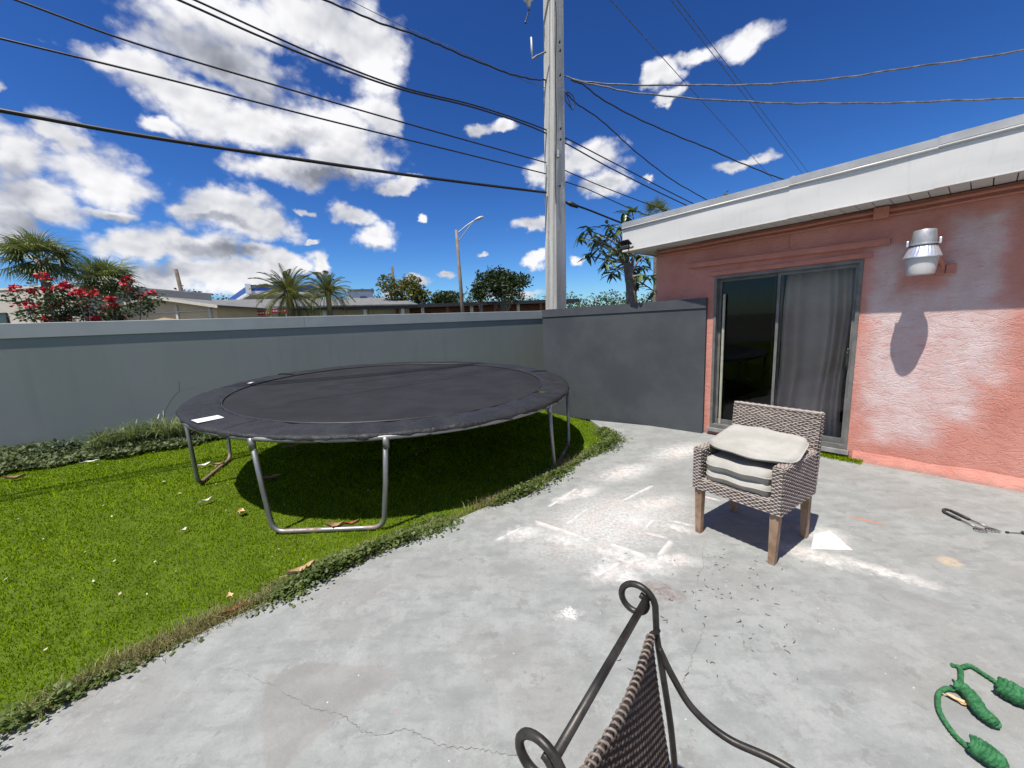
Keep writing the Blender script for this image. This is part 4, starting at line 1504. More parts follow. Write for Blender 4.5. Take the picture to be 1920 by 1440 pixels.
line('overhead_cable', 'thick black cable lowest of the lines left of the pole', [(0, 207), (250, 252), (500, 290), (800, 333), (1024, 361)], 57, 0.021, ext=(6, 0))
line('overhead_cable', 'black cable second lowest of the lines left of the pole', [(0, 72), (300, 145), (600, 222), (850, 283), (1024, 326)], 57, 0.010, ext=(6, 0))
line('overhead_cable', 'black cable third lowest of the lines left of the pole', [(30, 0), (250, 80), (500, 155), (750, 228), (1024, 305)], 57, 0.010, ext=(8, 0))
line('overhead_cable', 'lower cable of the close pair crossing the large cloud', [(335, 0), (480, 65), (600, 114), (750, 167), (900, 205), (1024, 250), (1150, 318), (1270, 377)], 57, 0.012, ext=(8, 20))
line('overhead_cable', 'upper cable of the close pair crossing the large cloud', [(365, 0), (500, 62), (610, 110), (752, 163), (902, 201), (1040, 250), (1150, 305), (1290, 377)], 57, 0.011, ext=(8, 20))
line('overhead_cable', 'wavy black service line reaching the pole from the top left', [(610, 0), (700, 38), (790, 70), (850, 96), (935, 131), (985, 146), (1026, 151)], 57, 0.012, ext=(6, 0), wob=0.004)
line('overhead_cable', 'thin grey wire just above the wavy service line', [(655, 0), (740, 42), (870, 100), (985, 152), (1024, 165)], 57, 0.004, m_=m_wire2, ext=(6, 0))
line('overhead_cable', 'black cable from the pole to the white eave corner with splices', [(1060, 379), (1085, 387), (1110, 396), (1168, 419)], 57, 0.018, ext=(0, 14))
line('overhead_cable', 'thin cable right of the pole dropping behind the low palm', [(1058, 319), (1085, 331), (1130, 350), (1205, 379)], 57, 0.009, ext=(0, 16))
line('overhead_cable', 'thin cable with a splice right of the pole above the eave', [(1060, 341), (1085, 349), (1105, 356), (1170, 386)], 57, 0.009, ext=(0, 16))
line('overhead_cable', 'black service line from the pole to behind the roof, lower one', [(1060, 172), (1080, 193), (1130, 228), (1180, 274), (1250, 330), (1318, 371)], 57, 0.011, ext=(0, 10), wob=0.004)
line('overhead_cable', 'twisted service line from the pole to behind the roof, upper one', [(1070, 150), (1095, 160), (1140, 193), (1230, 238), (1320, 275), (1400, 310), (1462, 334)], 75, 0.012, ext=(0, 8), wob=0.004)
line('overhead_cable', 'upper twisted grey line running from the pole to the right edge', [(1058, 143), (1120, 156), (1300, 160), (1500, 154), (1700, 128), (1920, 95)], 110, 0.012, ext=(0, 4), m_=m_wire2, wob=0.004)
line('overhead_cable', 'lower twisted grey line running from the pole to the right edge', [(1075, 150), (1120, 160), (1200, 175), (1350, 188), (1500, 194), (1700, 192), (1920, 183)], 110, 0.012, ext=(0, 4), m_=m_wire2, wob=0.004)
line('overhead_cable', 'single thin high line descending right of the pole', [(1145, 0), (1300, 172), (1450, 337)], None, 0.010, level=9.0, ext=(8, 30), m_=m_wire2, grp='high lines above the roof')
line('overhead_cable', 'left one of the two thin high lines above the roof', [(1258, 0), (1400, 185), (1489, 305)], None, 0.010, level=9.0, ext=(8, 30), m_=m_wire2, grp='high lines above the roof')
line('overhead_cable', 'right one of the two thin high lines above the roof', [(1270, 0), (1400, 170), (1500, 303)], None, 0.010, level=9.3, ext=(8, 30), m_=m_wire2, grp='high lines above the roof')
lo_ = spline([onpole(1058, 170), onpole(1066, 186), onpole(1072, 205), onpole(1078, 196), onpole(1074, 180), onpole(1062, 172), onpole(1060, 186), onpole(1070, 202)], 6)
MB().tube(lo_, 0.009, 6).build('cable_loop', m_wire, pole, smooth=True)
MB().tube([onpole(1062, 379), onpole(1072, 383), onpole(1084, 388)], [0.03, 0.045, 0.03], 8).build('splice_case', m_wire, pole, smooth=True)

# ================================================================== BEYOND THE WALL
m_beige = simple('beige_render', (0.50, 0.455, 0.385), (0.55, 0.50, 0.43), scale=0.8, rough=0.85, bump=0.1)
m_tan = simple('tan_siding', (0.62, 0.48, 0.31), (0.68, 0.53, 0.35), scale=1.0, rough=0.8)
m_trimw = simple('cream_trim', (0.60, 0.55, 0.46), (0.66, 0.61, 0.52), scale=3, rough=0.6)
m_groof = simple('grey_shingle_roof', (0.12, 0.122, 0.122), (0.165, 0.165, 0.165), scale=2.0, rough=0.9, bump=0.3, bscale=8, bdist=0.03)
m_blue = simple('blue_canopy_panel', (0.02, 0.06, 0.30), (0.03, 0.08, 0.36), scale=1, rough=0.4)
m_wht = simple('white_canopy_panel', (0.70, 0.71, 0.73), (0.76, 0.77, 0.79), scale=1, rough=0.45)
m_dk = simple('dark_window_glass', (0.015, 0.017, 0.02), (0.025, 0.028, 0.03), scale=1, rough=0.12, spec=0.7)
m_brick = simple('red_brown_brick', (0.20, 0.075, 0.05), (0.27, 0.11, 0.07), scale=3, rough=0.85, bump=0.2)
m_redsign = simple('red_sign_panel', (0.45, 0.02, 0.025), (0.50, 0.03, 0.03), scale=2, rough=0.4)


def face_frame(px, dist, turn=0.0):
    "origin on the ground under a pixel column, x to the right across the view, y away"
    b = AT(px, 640, dist)
    a_ = math.atan2(b.x, b.y) + turn
    return Vector((b.x, b.y, 0)), -a_


def height_at(px, py, dist):
    return AT(px, py, dist).z


# beige block on the left
b0 = AT(152, 560, 36)
b1 = AT(-260, 560, 52)
ab = thing('beige_building', 'plain beige flat roofed building behind the left palm', 'building', (b0.x, b0.y, 0))
dn = Vector((b0.x - b1.x, b0.y - b1.y, 0)).normalized()
nn = Vector((-dn.y, dn.x, 0))
zt0, zt1 = height_at(150, 531, 36), height_at(150, 531, 36)
A0, A1 = Vector((b1.x, b1.y, 0)), Vector((b0.x, b0.y, 0))
lo = [A0, A1, A1 + nn * 9, A0 + nn * 9]
MB().hexa(lo, [q_ + Vector((0, 0, zt0 - 0.1)) for q_ in lo]).build('wall', m_beige, ab)
lo2 = [q_ + Vector((0, 0, zt0 - 0.097)) for q_ in (A0 - dn * .05 - nn * .05, A1 + dn * .05 - nn * .05, A1 + dn * .05 + nn * 9.05, A0 - dn * .05 + nn * 9.05)]
MB().hexa(lo2, [q_ + Vector((0, 0, 0.12)) for q_ in lo2]).build('parapet_cap', m_trimw, ab)
wc = ONPLANE(4, 596, A1, dn.x, dn.y)
mb = MB()
Mw = Matrix.Rotation(math.atan2(dn.y, dn.x), 3, 'Z')
wv = mb.box((wc.x, wc.y, wc.z - 0.15), (1.0, 0.10, 0.8), Mw).build('window', m_dk, ab)
for (ox, oz, sx_, sz_) in ((-0.5, 0, .08, .88), (0.5, 0, .08, .88), (0, 0.42, 0.92, .08), (0, -.42, .92, .08)):
    MB().box(Vector((wc.x, wc.y, wc.z - 0.15)) + dn * ox - nn * 0.04 + Vector((0, 0, oz)), (sx_, 0.12, sz_), Mw).build('window_frame', m_blk, wv)

# tan gabled house
o_, rz = face_frame(306, 36, rad(42))
gh = thing('gabled_house', 'tan house with a low cream trimmed gable beside the red flowers', 'house', o_, rz)
zr, ze = height_at(306, 558, 36), height_at(418, 582, 39)
hwid = 4.0
mb = MB()
vs = [(-hwid, 0, 0), (hwid, 0, 0), (hwid, 0, ze), (0, 0, zr), (-hwid, 0, ze)]
vs += [(x_, 7.0, z_) for (x_, y_, z_) in vs]
mb.add(vs, [(0, 1, 2, 3, 4), (9, 8, 7, 6, 5), (0, 5, 6, 1), (1, 6, 7, 2), (4, 9, 5, 0), (2, 7, 8, 3), (3, 8, 9, 4)])
mb.build('wall', m_tan, gh, world=False)
for sx in (-1, 1):
    dz = (zr - ze)
    lo = [(0, -.35, zr + .01), (sx * (hwid + .4), -.35, ze - dz * .1 + .01), (sx * (hwid + .4), 7.3, ze - dz * .1 + .01), (0, 7.3, zr + .01)]
    if sx < 0:
        lo.reverse()
    lo = [Vector(q_) for q_ in lo]
    MB().hexa(lo, [q_ + Vector((0, 0, .09)) for q_ in lo]).build('roof', m_groof, gh, world=False)
    lo = [(0, -.40, zr - .10), (sx * (hwid + .4), -.40, ze - dz * .1 - .10), (sx * (hwid + .4), -.355, ze - dz * .1 - .10), (0, -.355, zr - .10)]
    if sx < 0:
        lo.reverse()
    lo = [Vector(q_) for q_ in lo]
    MB().hexa(lo, [q_ + Vector((0, 0, .20)) for q_ in lo]).build('barge_board', m_trimw, gh, world=False)
for x_ in (-2.2, 1.35, 3.6):
    MB().box((x_, -0.06, ze * .5 + .1), (0.14, 0.1, ze + .1)).build('batten', m_trimw, gh, world=False)
MB().box((0, -0.05, ze - .28), (2 * hwid - .1, 0.08, 0.07)).build('belt_trim', m_trimw, gh, world=False)

# grey roofed shop with two red signs
o_, rz = face_frame(520, 40, rad(6))
sh = thing('shop_building', 'long shop with grey roof behind the date palms', 'building', o_, rz)
zr, ze = height_at(520, 563, 46), height_at(520, 578, 40)
X0, X1 = -11.5, 12.5
MB().box(((X0 + X1) / 2, 4.5, ze / 2 - .05), (X1 - X0 - 1.0, 6, ze - .1)).build('wall', m_trimw, sh, world=False)
lo = [Vector(q_) for q_ in ((X0, -.6, ze), (X1, -.6, ze), (X1 - 1, 6, zr), (X0 + 1, 6, zr))]
MB().hexa(lo, [q_ + Vector((0, 0, .12)) for q_ in lo]).build('roof', m_groof, sh, world=False)
MB().box(((X0 + X1) / 2, -.5, ze - .14), (X1 - X0, 0.12, 0.26)).build('fascia', m_blk, sh, world=False)
for k in range(7):
    MB().box((X0 + 1.5 + 3.5 * k, -0.2, (ze - .28) / 2), (0.3, 0.3, ze - .28)).build('post', m_trimw, sh, world=False)
    MB().box((X0 + 3.2 + 3.5 * k, 1.44, 1.1), (2.4, 0.08, 2.0)).build('window', m_dk, sh, world=False)
for (px, py, w_, lab) in ((491, 587, 1.25, 'left red hanging shop sign under the grey roof'), (521, 583, 1.35, 'right red hanging shop sign under the grey roof')):
    c_ = AT(px, py, 37)
    sg = thing('shop_sign', lab, 'sign', c_, -math.atan2(c_.x, c_.y), 'red shop signs')
    MB().box((0, 0, 0), (w_, 0.08, 0.36)).build('panel', m_redsign, sg, world=False)
    for k in range(6):
        MB().box((-w_ * .36 + k * w_ * .145, -0.045, 0.0), (w_ * .09, 0.01, 0.11)).build('lettering', m_wht, sg, world=False)
    for sx in (-1, 1):
        MB().box((sx * w_ * .4, 0, -0.18 - c_.z / 2 + .1), (0.07, 0.06, c_.z - .2)).build('post', m_wht, sg, world=False)

# blue and white filling station canopy
K = AT(468, 553, 50)
Lf = AT(430, 566, 68)
Rt = AT(600, 553, 50)
cn = thing('station_canopy', 'blue and white filling station canopy left of the date palms', 'canopy', (K.x, K.y, 0))
zb = K.z
dx_, dy_ = (Rt - K), (Lf - K)
dx_.z = dy_.z = 0
dx_ = dx_.normalized() * 8
Kg = Vector((K.x, K.y, 0))
lo = [Kg, Kg + dx_, Kg + dx_ + dy_, Kg + dy_]
for nm, m_, z0, z1, e in (('soffit', m_trimw, 0.0, 0.12, 0.05), ('white_band', m_wht, 0.123, 0.42, 0.0), ('blue_band', m_blue, 0.423, 1.05, 0.02)):
    cx_ = sum(lo, Vector()) / 4
    ring_ = [q_ + (q_ - cx_).normalized() * -e for q_ in lo]
    MB().hexa([q_ + Vector((0, 0, zb + z0)) for q_ in ring_], [q_ + Vector((0, 0, zb + z1)) for q_ in ring_]).build(nm, m_, cn)
MB().box(Kg + Vector((0, 0, zb + .62)) - dx_.normalized() * .03, (0.5, 0.5, 1.0), Matrix.Rotation(math.atan2(dx_.y, dx_.x), 3, 'Z')).build('corner_panel', m_wht, cn)
for (i_, j_) in ((.3, .25), (.7, .25), (.3, .75), (.7, .75)):
    q_ = Kg + dx_ * i_ + dy_ * j_
    MB().tube([q_, q_ + Vector((0, 0, zb))], 0.25, 10).build('column', m_wht, cn)

# long brick shops with dark eave further right
o_, rz = face_frame(860, 42, rad(-4))
bs = thing('brick_shops', 'long low red brick shop row with a dark eave above the wall', 'building', o_, rz)
ze = height_at(860, 572, 42)
MB().box((-1, 4, ze / 2 - .1), (27, 6, ze - .2)).build('wall', m_brick, bs, world=False)
MB().box((-1, 2.9, ze + .0), (28.5, 8.6, 0.36)).build('roof', m_blk, bs, world=False)
for k in range(11):
    MB().box((-13.5 + 2.5 * k, -0.9, (ze - .19) / 2), (0.32, 0.32, ze - .19)).build('post', (m_trimw if k % 2 == 0 else m_brick), bs, world=False)
    if k < 10:
        MB().box((-12.2 + 2.5 * k, 0.96, 1.5), (1.7, 0.08, 1.6)).build('window', m_dk, bs, world=False)
o_, rz = face_frame(686, 60)
wb = thing('white_building', 'small white building right of the date palms', 'building', o_, rz)
zt = height_at(686, 545, 60)
MB().box((0, 2, zt / 2), (3.2, 4, zt)).build('wall', m_wht, wb, world=False)
MB().box((0, 2, zt + .1), (3.6, 4.4, .2)).build('roof', m_groof, wb, world=False)
MB().box((0.3, -0.03, zt - 1.2), (0.9, 0.08, 0.8)).build('window', m_dk, wb, world=False)

# posts and street lamp
m_wood = simple('dark_timber_pole', (0.09, 0.07, 0.055), (0.14, 0.11, 0.09), scale=4, rough=0.9)
for (px, y0, y1, dx, lab, m_) in ((358, 505, 600, -0.6, 'dark bare pole leaning slightly left of the blue canopy', m_wood), (744, 500, 600, 0.0, 'dark slim pole beside the small far tree', m_wood)):
    q_ = AT(px, 600, 48)
    zt = height_at(px, y0, 48)
    o = MB().tube([(q_.x, q_.y, 0), (q_.x + dx * .5, q_.y, zt * .5), (q_.x + dx, q_.y, zt)], [0.2, 0.18, 0.15], 8).build('distant_pole', m_, None, smooth=True)
    tag(o, lab, 'pole', 'far bare poles')
q_ = AT(869, 600, 33)
lampz = height_at(866, 431, 33)
sl = thing('street_lamp', 'tall street lamp with an angled arm left of the concrete pole', 'street lamp', (q_.x, q_.y, 0))
MB().tube([(q_.x, q_.y, 0), (q_.x - .05, q_.y, lampz * .5), (q_.x - .12, q_.y, lampz)], [0.17, 0.15, 0.11], 10).build('pole', simple('brown_grey_pole', (0.16, 0.125, 0.10), (0.22, 0.18, 0.15), scale=2, rough=0.8), sl, smooth=True)
e_ = AT(894, 412, 33)
MB().tube(spline([(q_.x - .1, q_.y, lampz - .3), ((q_.x + e_.x) / 2, q_.y, (lampz + e_.z) / 2 - .05), (e_.x, q_.y, e_.z)], 5), 0.05, 6).build('arm', m_galv, sl, smooth=True)
MB().tube(spline([(q_.x - .1, q_.y, lampz - 1.0), ((q_.x + e_.x) / 2, q_.y, (lampz + e_.z) / 2 - .35), (e_.x - .3, q_.y, e_.z - .2)], 5), 0.035, 6).build('brace', m_galv, sl, smooth=True)
MB().lathe([(0.02, -0.5), (0.13, -0.3), (0.20, 0.0), (0.17, 0.25), (0.03, 0.42)], Vector((e_.x + .2, q_.y, e_.z + .05)), 12, Matrix.Rotation(rad(72), 3, 'Y') @ Matrix.Diagonal((0.6, 1, 1))).build('lamp_head', m_porc, sl, smooth=True)


# ================================================================== PLANTS
m_fan = leafmat('sabal_frond_green', (0.055, 0.085, 0.022), (0.17, 0.20, 0.075), rough=0.42, trans=0.25, scale=2.0)
m_date = leafmat('date_frond_green', (0.06, 0.085, 0.018), (0.19, 0.20, 0.055), rough=0.45, trans=0.2, scale=1.5)
m_dry = leafmat('dead_frond_brown', (0.13, 0.085, 0.035), (0.22, 0.16, 0.08), rough=0.8, trans=0.1)
m_trunk = simple('palm_trunk', (0.12, 0.095, 0.075), (0.20, 0.165, 0.13), scale=9, rough=0.95, bump=0.6, bscale=14, bdist=0.04)
m_bark = simple('grey_bark', (0.17, 0.14, 0.115), (0.26, 0.225, 0.19), scale=8, rough=0.95, bump=0.5, bscale=25, bdist=0.02)


def fan_mesh(seed):
    r = random.Random(seed)
    mb = MB()
    mb.tube([(0, 0, 0), (0.35, 0, 0.03), (0.62, 0, 0.02)], [0.020, 0.014, 0.010], 5)
    n = 30
    for k in range(n):
        a = rad(lerp(-128, 128, k / (n - 1)) + r.uniform(-3, 3))
        L = (0.62 + 0.28 * math.cos(a * .7)) * r.uniform(.88, 1.08)
        d = Vector((math.cos(a), math.sin(a), 0))
        sd = Vector((-d.y, d.x, 0))
        b = Vector((0.60, 0, 0.02))
        w = 0.021
        fold = 0.07 * abs(math.sin(a))
        p1 = b + d * L * .55 + Vector((0, 0, 0.05 - fold))
        p2 = b + d * L + Vector((0, 0, -0.12 - fold * 2 - r.uniform(0, .14)))
        mb.add([b - sd * .004, b + sd * .004, p1 + sd * w + Vector((0, 0, .012)), p1 - sd * w, p2], [(0, 1, 2, 3), (3, 2, 4)])
    me = mb.build('frond', m_fan).data
    bpy.data.objects.remove(bpy.data.objects[-1] if False else next(o for o in bpy.data.objects if o.data == me))
    return me


def date_mesh(seed, L=2.1):
    r = random.Random(seed)
    mb = MB()

    def rac(t_):
        return Vector((L * (t_ - 0.10 * t_ ** 3), 0, -0.55 * L * t_ ** 2.6 * .6 + 0.12 * L * t_))
    mb.tube([rac(k / 8) for k in range(9)], [lerp(0.03, 0.006, k / 8) for k in range(9)], 4)
    n = 46
    for k in range(n):
        t_ = 0.14 + 0.86 * k / n
        c = rac(t_)
        dd = (rac(min(1, t_ + .02)) - c).normalized()
        ll = 0.40 * math.sin(math.pi * min(1, (t_ * .9 + .10))) ** .6 * r.uniform(.85, 1.1)
        for sy in (-1, 1):
            tip = c + dd * ll * .62 + Vector((0, sy * ll * .72, ll * r.uniform(.05, .35)))
            w = Vector((0.011, 0, 0.008))
            mid = (c + tip) / 2 + Vector((0, 0, .015))
            mb.add([c - w * .5, c + w * .5, mid + w, mid - w, tip], [(0, 1, 2, 3), (3, 2, 4)])
    me = mb.build('frond', m_date).data
    bpy.data.objects.remove(next(o for o in bpy.data.objects if o.data == me))
    return me


FANS = [fan_mesh(k) for k in range(3)]
DATES = [date_mesh(k) for k in range(3)]


def palm(name, label, px, py_c, dist, scale, meshes, n, el0, el1, trunk_r, dead=0, seed=0, lean=0.0):
    r = random.Random(seed)
    c = AT(px, py_c, dist)
    root = thing(name, label, 'palm tree', (c.x + lean, c.y, 0), 0, 'palm trees beyond the wall')
    zt = c.z
    pts = [(c.x + lean * (1 - k / 8) ** 2, c.y, zt * k / 8) for k in range(9)]
    rs = [trunk_r * (1.15 - .25 * k / 8) for k in range(8)] + [trunk_r * 1.35]
    MB().tube(pts, rs, 10).build('trunk', m_trunk, root, smooth=True)
    for k in range(n):
        u = k / max(1, n - 1)
        el = rad(lerp(el0, el1, u ** 0.8) + r.uniform(-7, 7))
        az = k * 2.39996 + r.uniform(-.2, .2)
        o = bpy.data.objects.new('frond', meshes[k % len(meshes)])
        COL.objects.link(o)
        o.parent = root
        o.location = Vector((c.x, c.y, zt)) - root.location + Vector((math.cos(az) * trunk_r * .6, math.sin(az) * trunk_r * .6, r.uniform(-.1, .1)))
        o.rotation_euler = (r.uniform(-.3, .3), -el, az)
        sc_ = scale * r.uniform(.86, 1.1) * (1.0 if u > .15 else .85)
        o.scale = (sc_, sc_, sc_)
    for k in range(dead):
        az = k * 2.1 + r.uniform(0, 1)
        mb = MB().tube([(0, 0, 0), (0.25, 0, -0.25), (0.34, 0, -0.7)], [.03, .02, .01], 4)
        o = mb.build('dead_frond', m_dry, root, world=False)
        o.location = Vector((c.x, c.y, zt)) - root.location
        o.rotation_euler = (0, 0, az)
    return root


palm('sabal_palm', 'taller fan palm in front of the beige building at the left edge', 76, 487, 27, 1.12, FANS, 36, 84, -45, 0.16, 5, 1)
palm('sabal_palm', 'shorter fan palm behind the red flowering shrub', 201, 527, 29, 1.05, FANS, 46, 84, -40, 0.17, 4, 2)
palm('date_palm', 'left one of the two feathery date palms behind the wall', 541, 548, 31, 1.12, DATES, 70, 85, -66, 0.22, 0, 3)
palm('date_palm', 'right one of the two feathery date palms behind the wall', 614, 545, 35, 1.04, DATES, 64, 85, -58, 0.20, 0, 4)
palm('small_palm', 'palm tip showing above the white roof edge', 1230, 402, 22, 0.62, FANS, 12, 85, 0, 0.10, 0, 5)


def leafcloud(centres, n, size, mat_, name, parent, seed=0, flat=0.5, aspect=0.45):
    "many small leaf faces spread through lobes: centres are (point, radius vector)"
    rg = np.random.default_rng(seed)
    per = []
    w = np.array([c[1][0] * c[1][1] * c[1][2] for c in centres]) ** 0.66
    idx = rg.choice(len(centres), n, p=w / w.sum())
    C = np.array([tuple(c[0]) for c in centres])[idx]
    R = np.array([tuple(c[1]) for c in centres])[idx]
    d = rg.normal(size=(n, 3))
    d /= np.linalg.norm(d, axis=1)[:, None]
    rr = rg.uniform(0.25, 1.0, n) ** 0.5 * rg.uniform(.85, 1.12, n)
    P = C + d * R * rr[:, None]
    a = rg.normal(size=(n, 3))
    a[:, 2] *= flat
    a /= np.linalg.norm(a, axis=1)[:, None]
    b = np.cross(a, rg.normal(size=(n, 3)))
    b /= np.linalg.norm(b, axis=1)[:, None]
    L = size * rg.uniform(.6, 1.3, n)[:, None]
    V = np.stack([P, P + a * L * .5 + b * L * aspect * .5, P + a * L, P + a * L * .5 - b * L * aspect * .5], 1).reshape(-1, 3)
    F = np.arange(n * 4).reshape(-1, 4)
    return npmesh(name, V, F, mat_, parent)


m_tree = leafmat('dark_tree_leaves', (0.018, 0.034, 0.010), (0.07, 0.10, 0.028), rough=0.5, trans=0.2, scale=0.8)
m_tree2 = leafmat('yellow_green_leaves', (0.05, 0.07, 0.015), (0.16, 0.16, 0.04), rough=0.5, trans=0.25, scale=0.8)


def tree(label, px, y_top, y_bot, halfw, dist, mat_, seed, lobes=9, n=3500, size=0.34, cat='tree', name='broadleaf_tree'):
    r = random.Random(seed)
    zt, zb = height_at(px, y_top, dist), max(0.6, height_at(px, y_bot, dist))
    c = AT(px, (y_top + y_bot) / 2, dist)
    W = halfw / F_PX * dist * math.cos(math.atan2(c.x, c.y)) * 1.0
    root = thing(name, label, cat, (c.x, c.y, 0), 0, 'trees beyond the wall')
    MB().tube([(c.x, c.y, 0), (c.x + .1, c.y, zb * .6), (c.x - .05, c.y, (zb + zt) / 2)], [.22, .17, .06], 7).build('trunk', m_bark, root, smooth=True)
    H_ = zt - zb
    cs = []
    for k in range(lobes):
        a = r.uniform(0, 6.28)
        q_ = r.uniform(.15, .8)
        z_ = zb + H_ * r.uniform(.25, .8)
        cs.append((Vector((c.x + math.cos(a) * W * q_, c.y + math.sin(a) * W * q_, z_)), Vector((W * r.uniform(.28, .5), W * r.uniform(.28, .5), H_ * r.uniform(.18, .3)))))
        MB().tube([(c.x, c.y, zb * .7), tuple(cs[-1][0])], [.07, .02], 5).build('limb', m_bark, root)
    leafcloud(cs, n, size, mat_, 'crown', root, seed)
    return root


tree('small yellowish tree beside the slim dark pole', 752, 513, 575, 42, 44, m_tree2, 5, 9, 2600, 0.36)
tree('bushy dark tree right of the street lamp', 945, 503, 575, 58, 38, m_tree, 6, 13, 4200, 0.36)
tree('narrow dark tree stump shape left of the bushy tree', 900, 508, 572, 16, 37, m_tree, 16, 6, 900, 0.3)
tree('dark tree crown low between street lamp and slim pole', 815, 540, 578, 50, 46, m_tree, 8, 9, 2600, 0.36)
tree('green tree top peeking over the roof edge, left one', 1303, 372, 470, 18, 13, m_tree2, 9, 7, 700, 0.13)
tree('green tree top peeking over the roof edge, right one', 1352, 352, 470, 20, 13, m_tree2, 10, 7, 700, 0.13)
# far wood that reads as one mass
cs = []
rr_ = random.Random(4)
for px, yt in [(x_, 545 + 7 * math.sin(x_ * .05)) for x_ in range(260, 440, 14)] + [(x_, 548 + 7 * math.sin(x_ * .07)) for x_ in range(640, 1240, 14)]:
    d_ = 95 + rr_.uniform(-6, 6)
    q_ = AT(px, yt, d_)
    rz_ = q_.z * .55
    cs.append((Vector((q_.x, q_.y, q_.z - rz_)), Vector((1.9, 1.9, rz_))))
fw_ = leafcloud(cs, 26000, 0.55, m_tree, 'distant_wood', None, 12, aspect=.6)
tag(fw_, 'dark far band of trees behind the shops', 'trees', kind='stuff')

# ---- shrub with red flowers
m_bush = leafmat('shrub_leaves', (0.030, 0.055, 0.018), (0.085, 0.115, 0.035), rough=0.5, trans=0.2, scale=4)
m_red = simple('red_petals', (0.42, 0.008, 0.022), (0.62, 0.03, 0.04), scale=12, rough=0.6)
BD = 10.8
bc = AT(165, 600, BD)
bush = thing('flowering_shrub', 'loose shrub with crimson flower heads leaning over the left wall', 'shrub', (bc.x, bc.y, 0), 0)
FL = [(28, 541), (62, 546), (87, 545), (48, 572), (72, 573), (111, 540), (124, 534), (77, 518), (143, 548), (165, 549), (152, 565), (153, 573), (120, 566), (113, 595), (84, 597), (180, 597), (204, 578), (216, 573), (205, 584), (225, 594), (240, 524), (234, 534), (240, 543), (284, 549), (264, 556), (206, 561), (107, 568), (125, 597)]
rb = random.Random(21)
cs = []
for (px, py) in FL:
    d_ = BD + rb.uniform(-.5, .5)
    q_ = AT(px, py, d_)
    st = Vector((lerp(q_.x, bc.x, .55), lerp(q_.y, bc.y, .55), 0.4))
    mid = st.lerp(q_, .6) + Vector((rb.uniform(-.1, .1), 0, -.05))
    MB().tube(spline([st, mid, q_], 4), [.012] * 4 + [.008] * 4 + [.004], 5).build('stem', m_bark, bush)
    R0 = rb.uniform(.05, .085) * (1.5 if (px, py) in ((143, 548), (152, 565), (165, 549), (113, 595), (153, 573), (48, 572)) else 1)
    n = 60
    fo = leafcloud([(q_, Vector((R0 * 1.25, R0 * 1.25, R0 * .9)))], n, 0.05, m_red, 'flower_head', bush, rb.randrange(999), aspect=.9)
    cs.append((q_ - Vector((0, 0, .16)), Vector((.16, .2, .13))))
    cs.append((mid, Vector((.2, .2, .22))))
for (px, py) in ((100, 585), (150, 590), (190, 590), (60, 588), (230, 585), (265, 575), (285, 560), (110, 555), (170, 560), (130, 580), (205, 595)):
    q_ = AT(px, py, BD)
    cs.append((q_, Vector((.24, .24, .2))))
leafcloud(cs, 6000, 0.070, m_bush, 'foliage', bush, 5, aspect=.5)

# ---- tree with long leaves at the house corner
m_long = leafmat('long_glossy_leaves', (0.045, 0.085, 0.028), (0.14, 0.20, 0.07), rough=0.3, trans=0.22, scale=3)
ct_d = 9.0
c0 = AT(1182, 560, ct_d)
ctree = thing('corner_tree', 'leaning tree with long glossy leaves at the house corner', 'tree', (c0.x, c0.y, 0), 0)
mb = MB()
N_ = 5
vs, fs = [], []
for i in range(N_ + 1):
    t_ = i / N_
    w_ = 0.030 * math.sin(math.pi * (0.08 + .92 * t_) ** .8) if i < N_ else 0.001
    z_ = -0.05 * t_ * t_
    vs += [(0.20 * t_, -w_, z_ + .008), (0.20 * t_, 0, z_), (0.20 * t_, w_, z_ + .008)]
for i in range(N_):
    a = i * 3
    fs += [(a, a + 1, a + 4, a + 3), (a + 1, a + 2, a + 5, a + 4)]
mb.add(vs, fs)
lo_ = mb.build('leaf', m_long, None)
LEAF = lo_.data
bpy.data.objects.remove(lo_)
trk = [Vector((c0.x, c0.y, 0)), AT(1184, 560, ct_d), AT(1180, 520, ct_d), AT(1176, 492, ct_d)]
MB().tube(spline(trk, 5), [lerp(.13, .085, k / 15) for k in range(16)], 9).build('trunk', m_bark, ctree, smooth=True)
rl = random.Random(8)
TIPS = [(1100, 430), (1090, 445), (1112, 452), (1125, 470), (1105, 480), (1135, 500), (1145, 515), (1158, 505), (1140, 425), (1150, 440), (1160, 430), (1120, 440), (1150, 475), (1170, 470), (1190, 480), (1205, 500), (1210, 480), (1200, 520), (1215, 520), (1190, 505), (1225, 545), (1172, 400), (1185, 395), (1160, 460), (1130, 455), (1140, 490), (1195, 535)]
hub = trk[-1]
for (px, py) in TIPS:
    q_ = AT(px, py, ct_d + rl.uniform(-.5, .6))
    st = hub if px < 1185 else trk[2]
    mid = st.lerp(q_, .5) + Vector((rl.uniform(-.1, .1), rl.uniform(-.2, .2), rl.uniform(-.05, .1)))
    br_ = MB().tube(spline([st, mid, q_], 4), [.028] * 3 + [.02] * 3 + [.012] * 3, 6).build('branch', m_bark, ctree, smooth=True)
    for k in range(10):
        o = bpy.data.objects.new('leaf', LEAF)
        COL.objects.link(o)
        o.parent = ctree
        o.location = q_ - Vector((c0.x, c0.y, 0)) + Vector((rl.uniform(-.06, .06), rl.uniform(-.06, .06), rl.uniform(-.06, .06)))
        o.rotation_euler = (rl.uniform(-.5, .5), rl.uniform(-.4, .9), k * 2.4 + rl.uniform(-.4, .4))
        s_ = rl.uniform(.95, 1.5)
        o.scale = (s_, s_, s_)

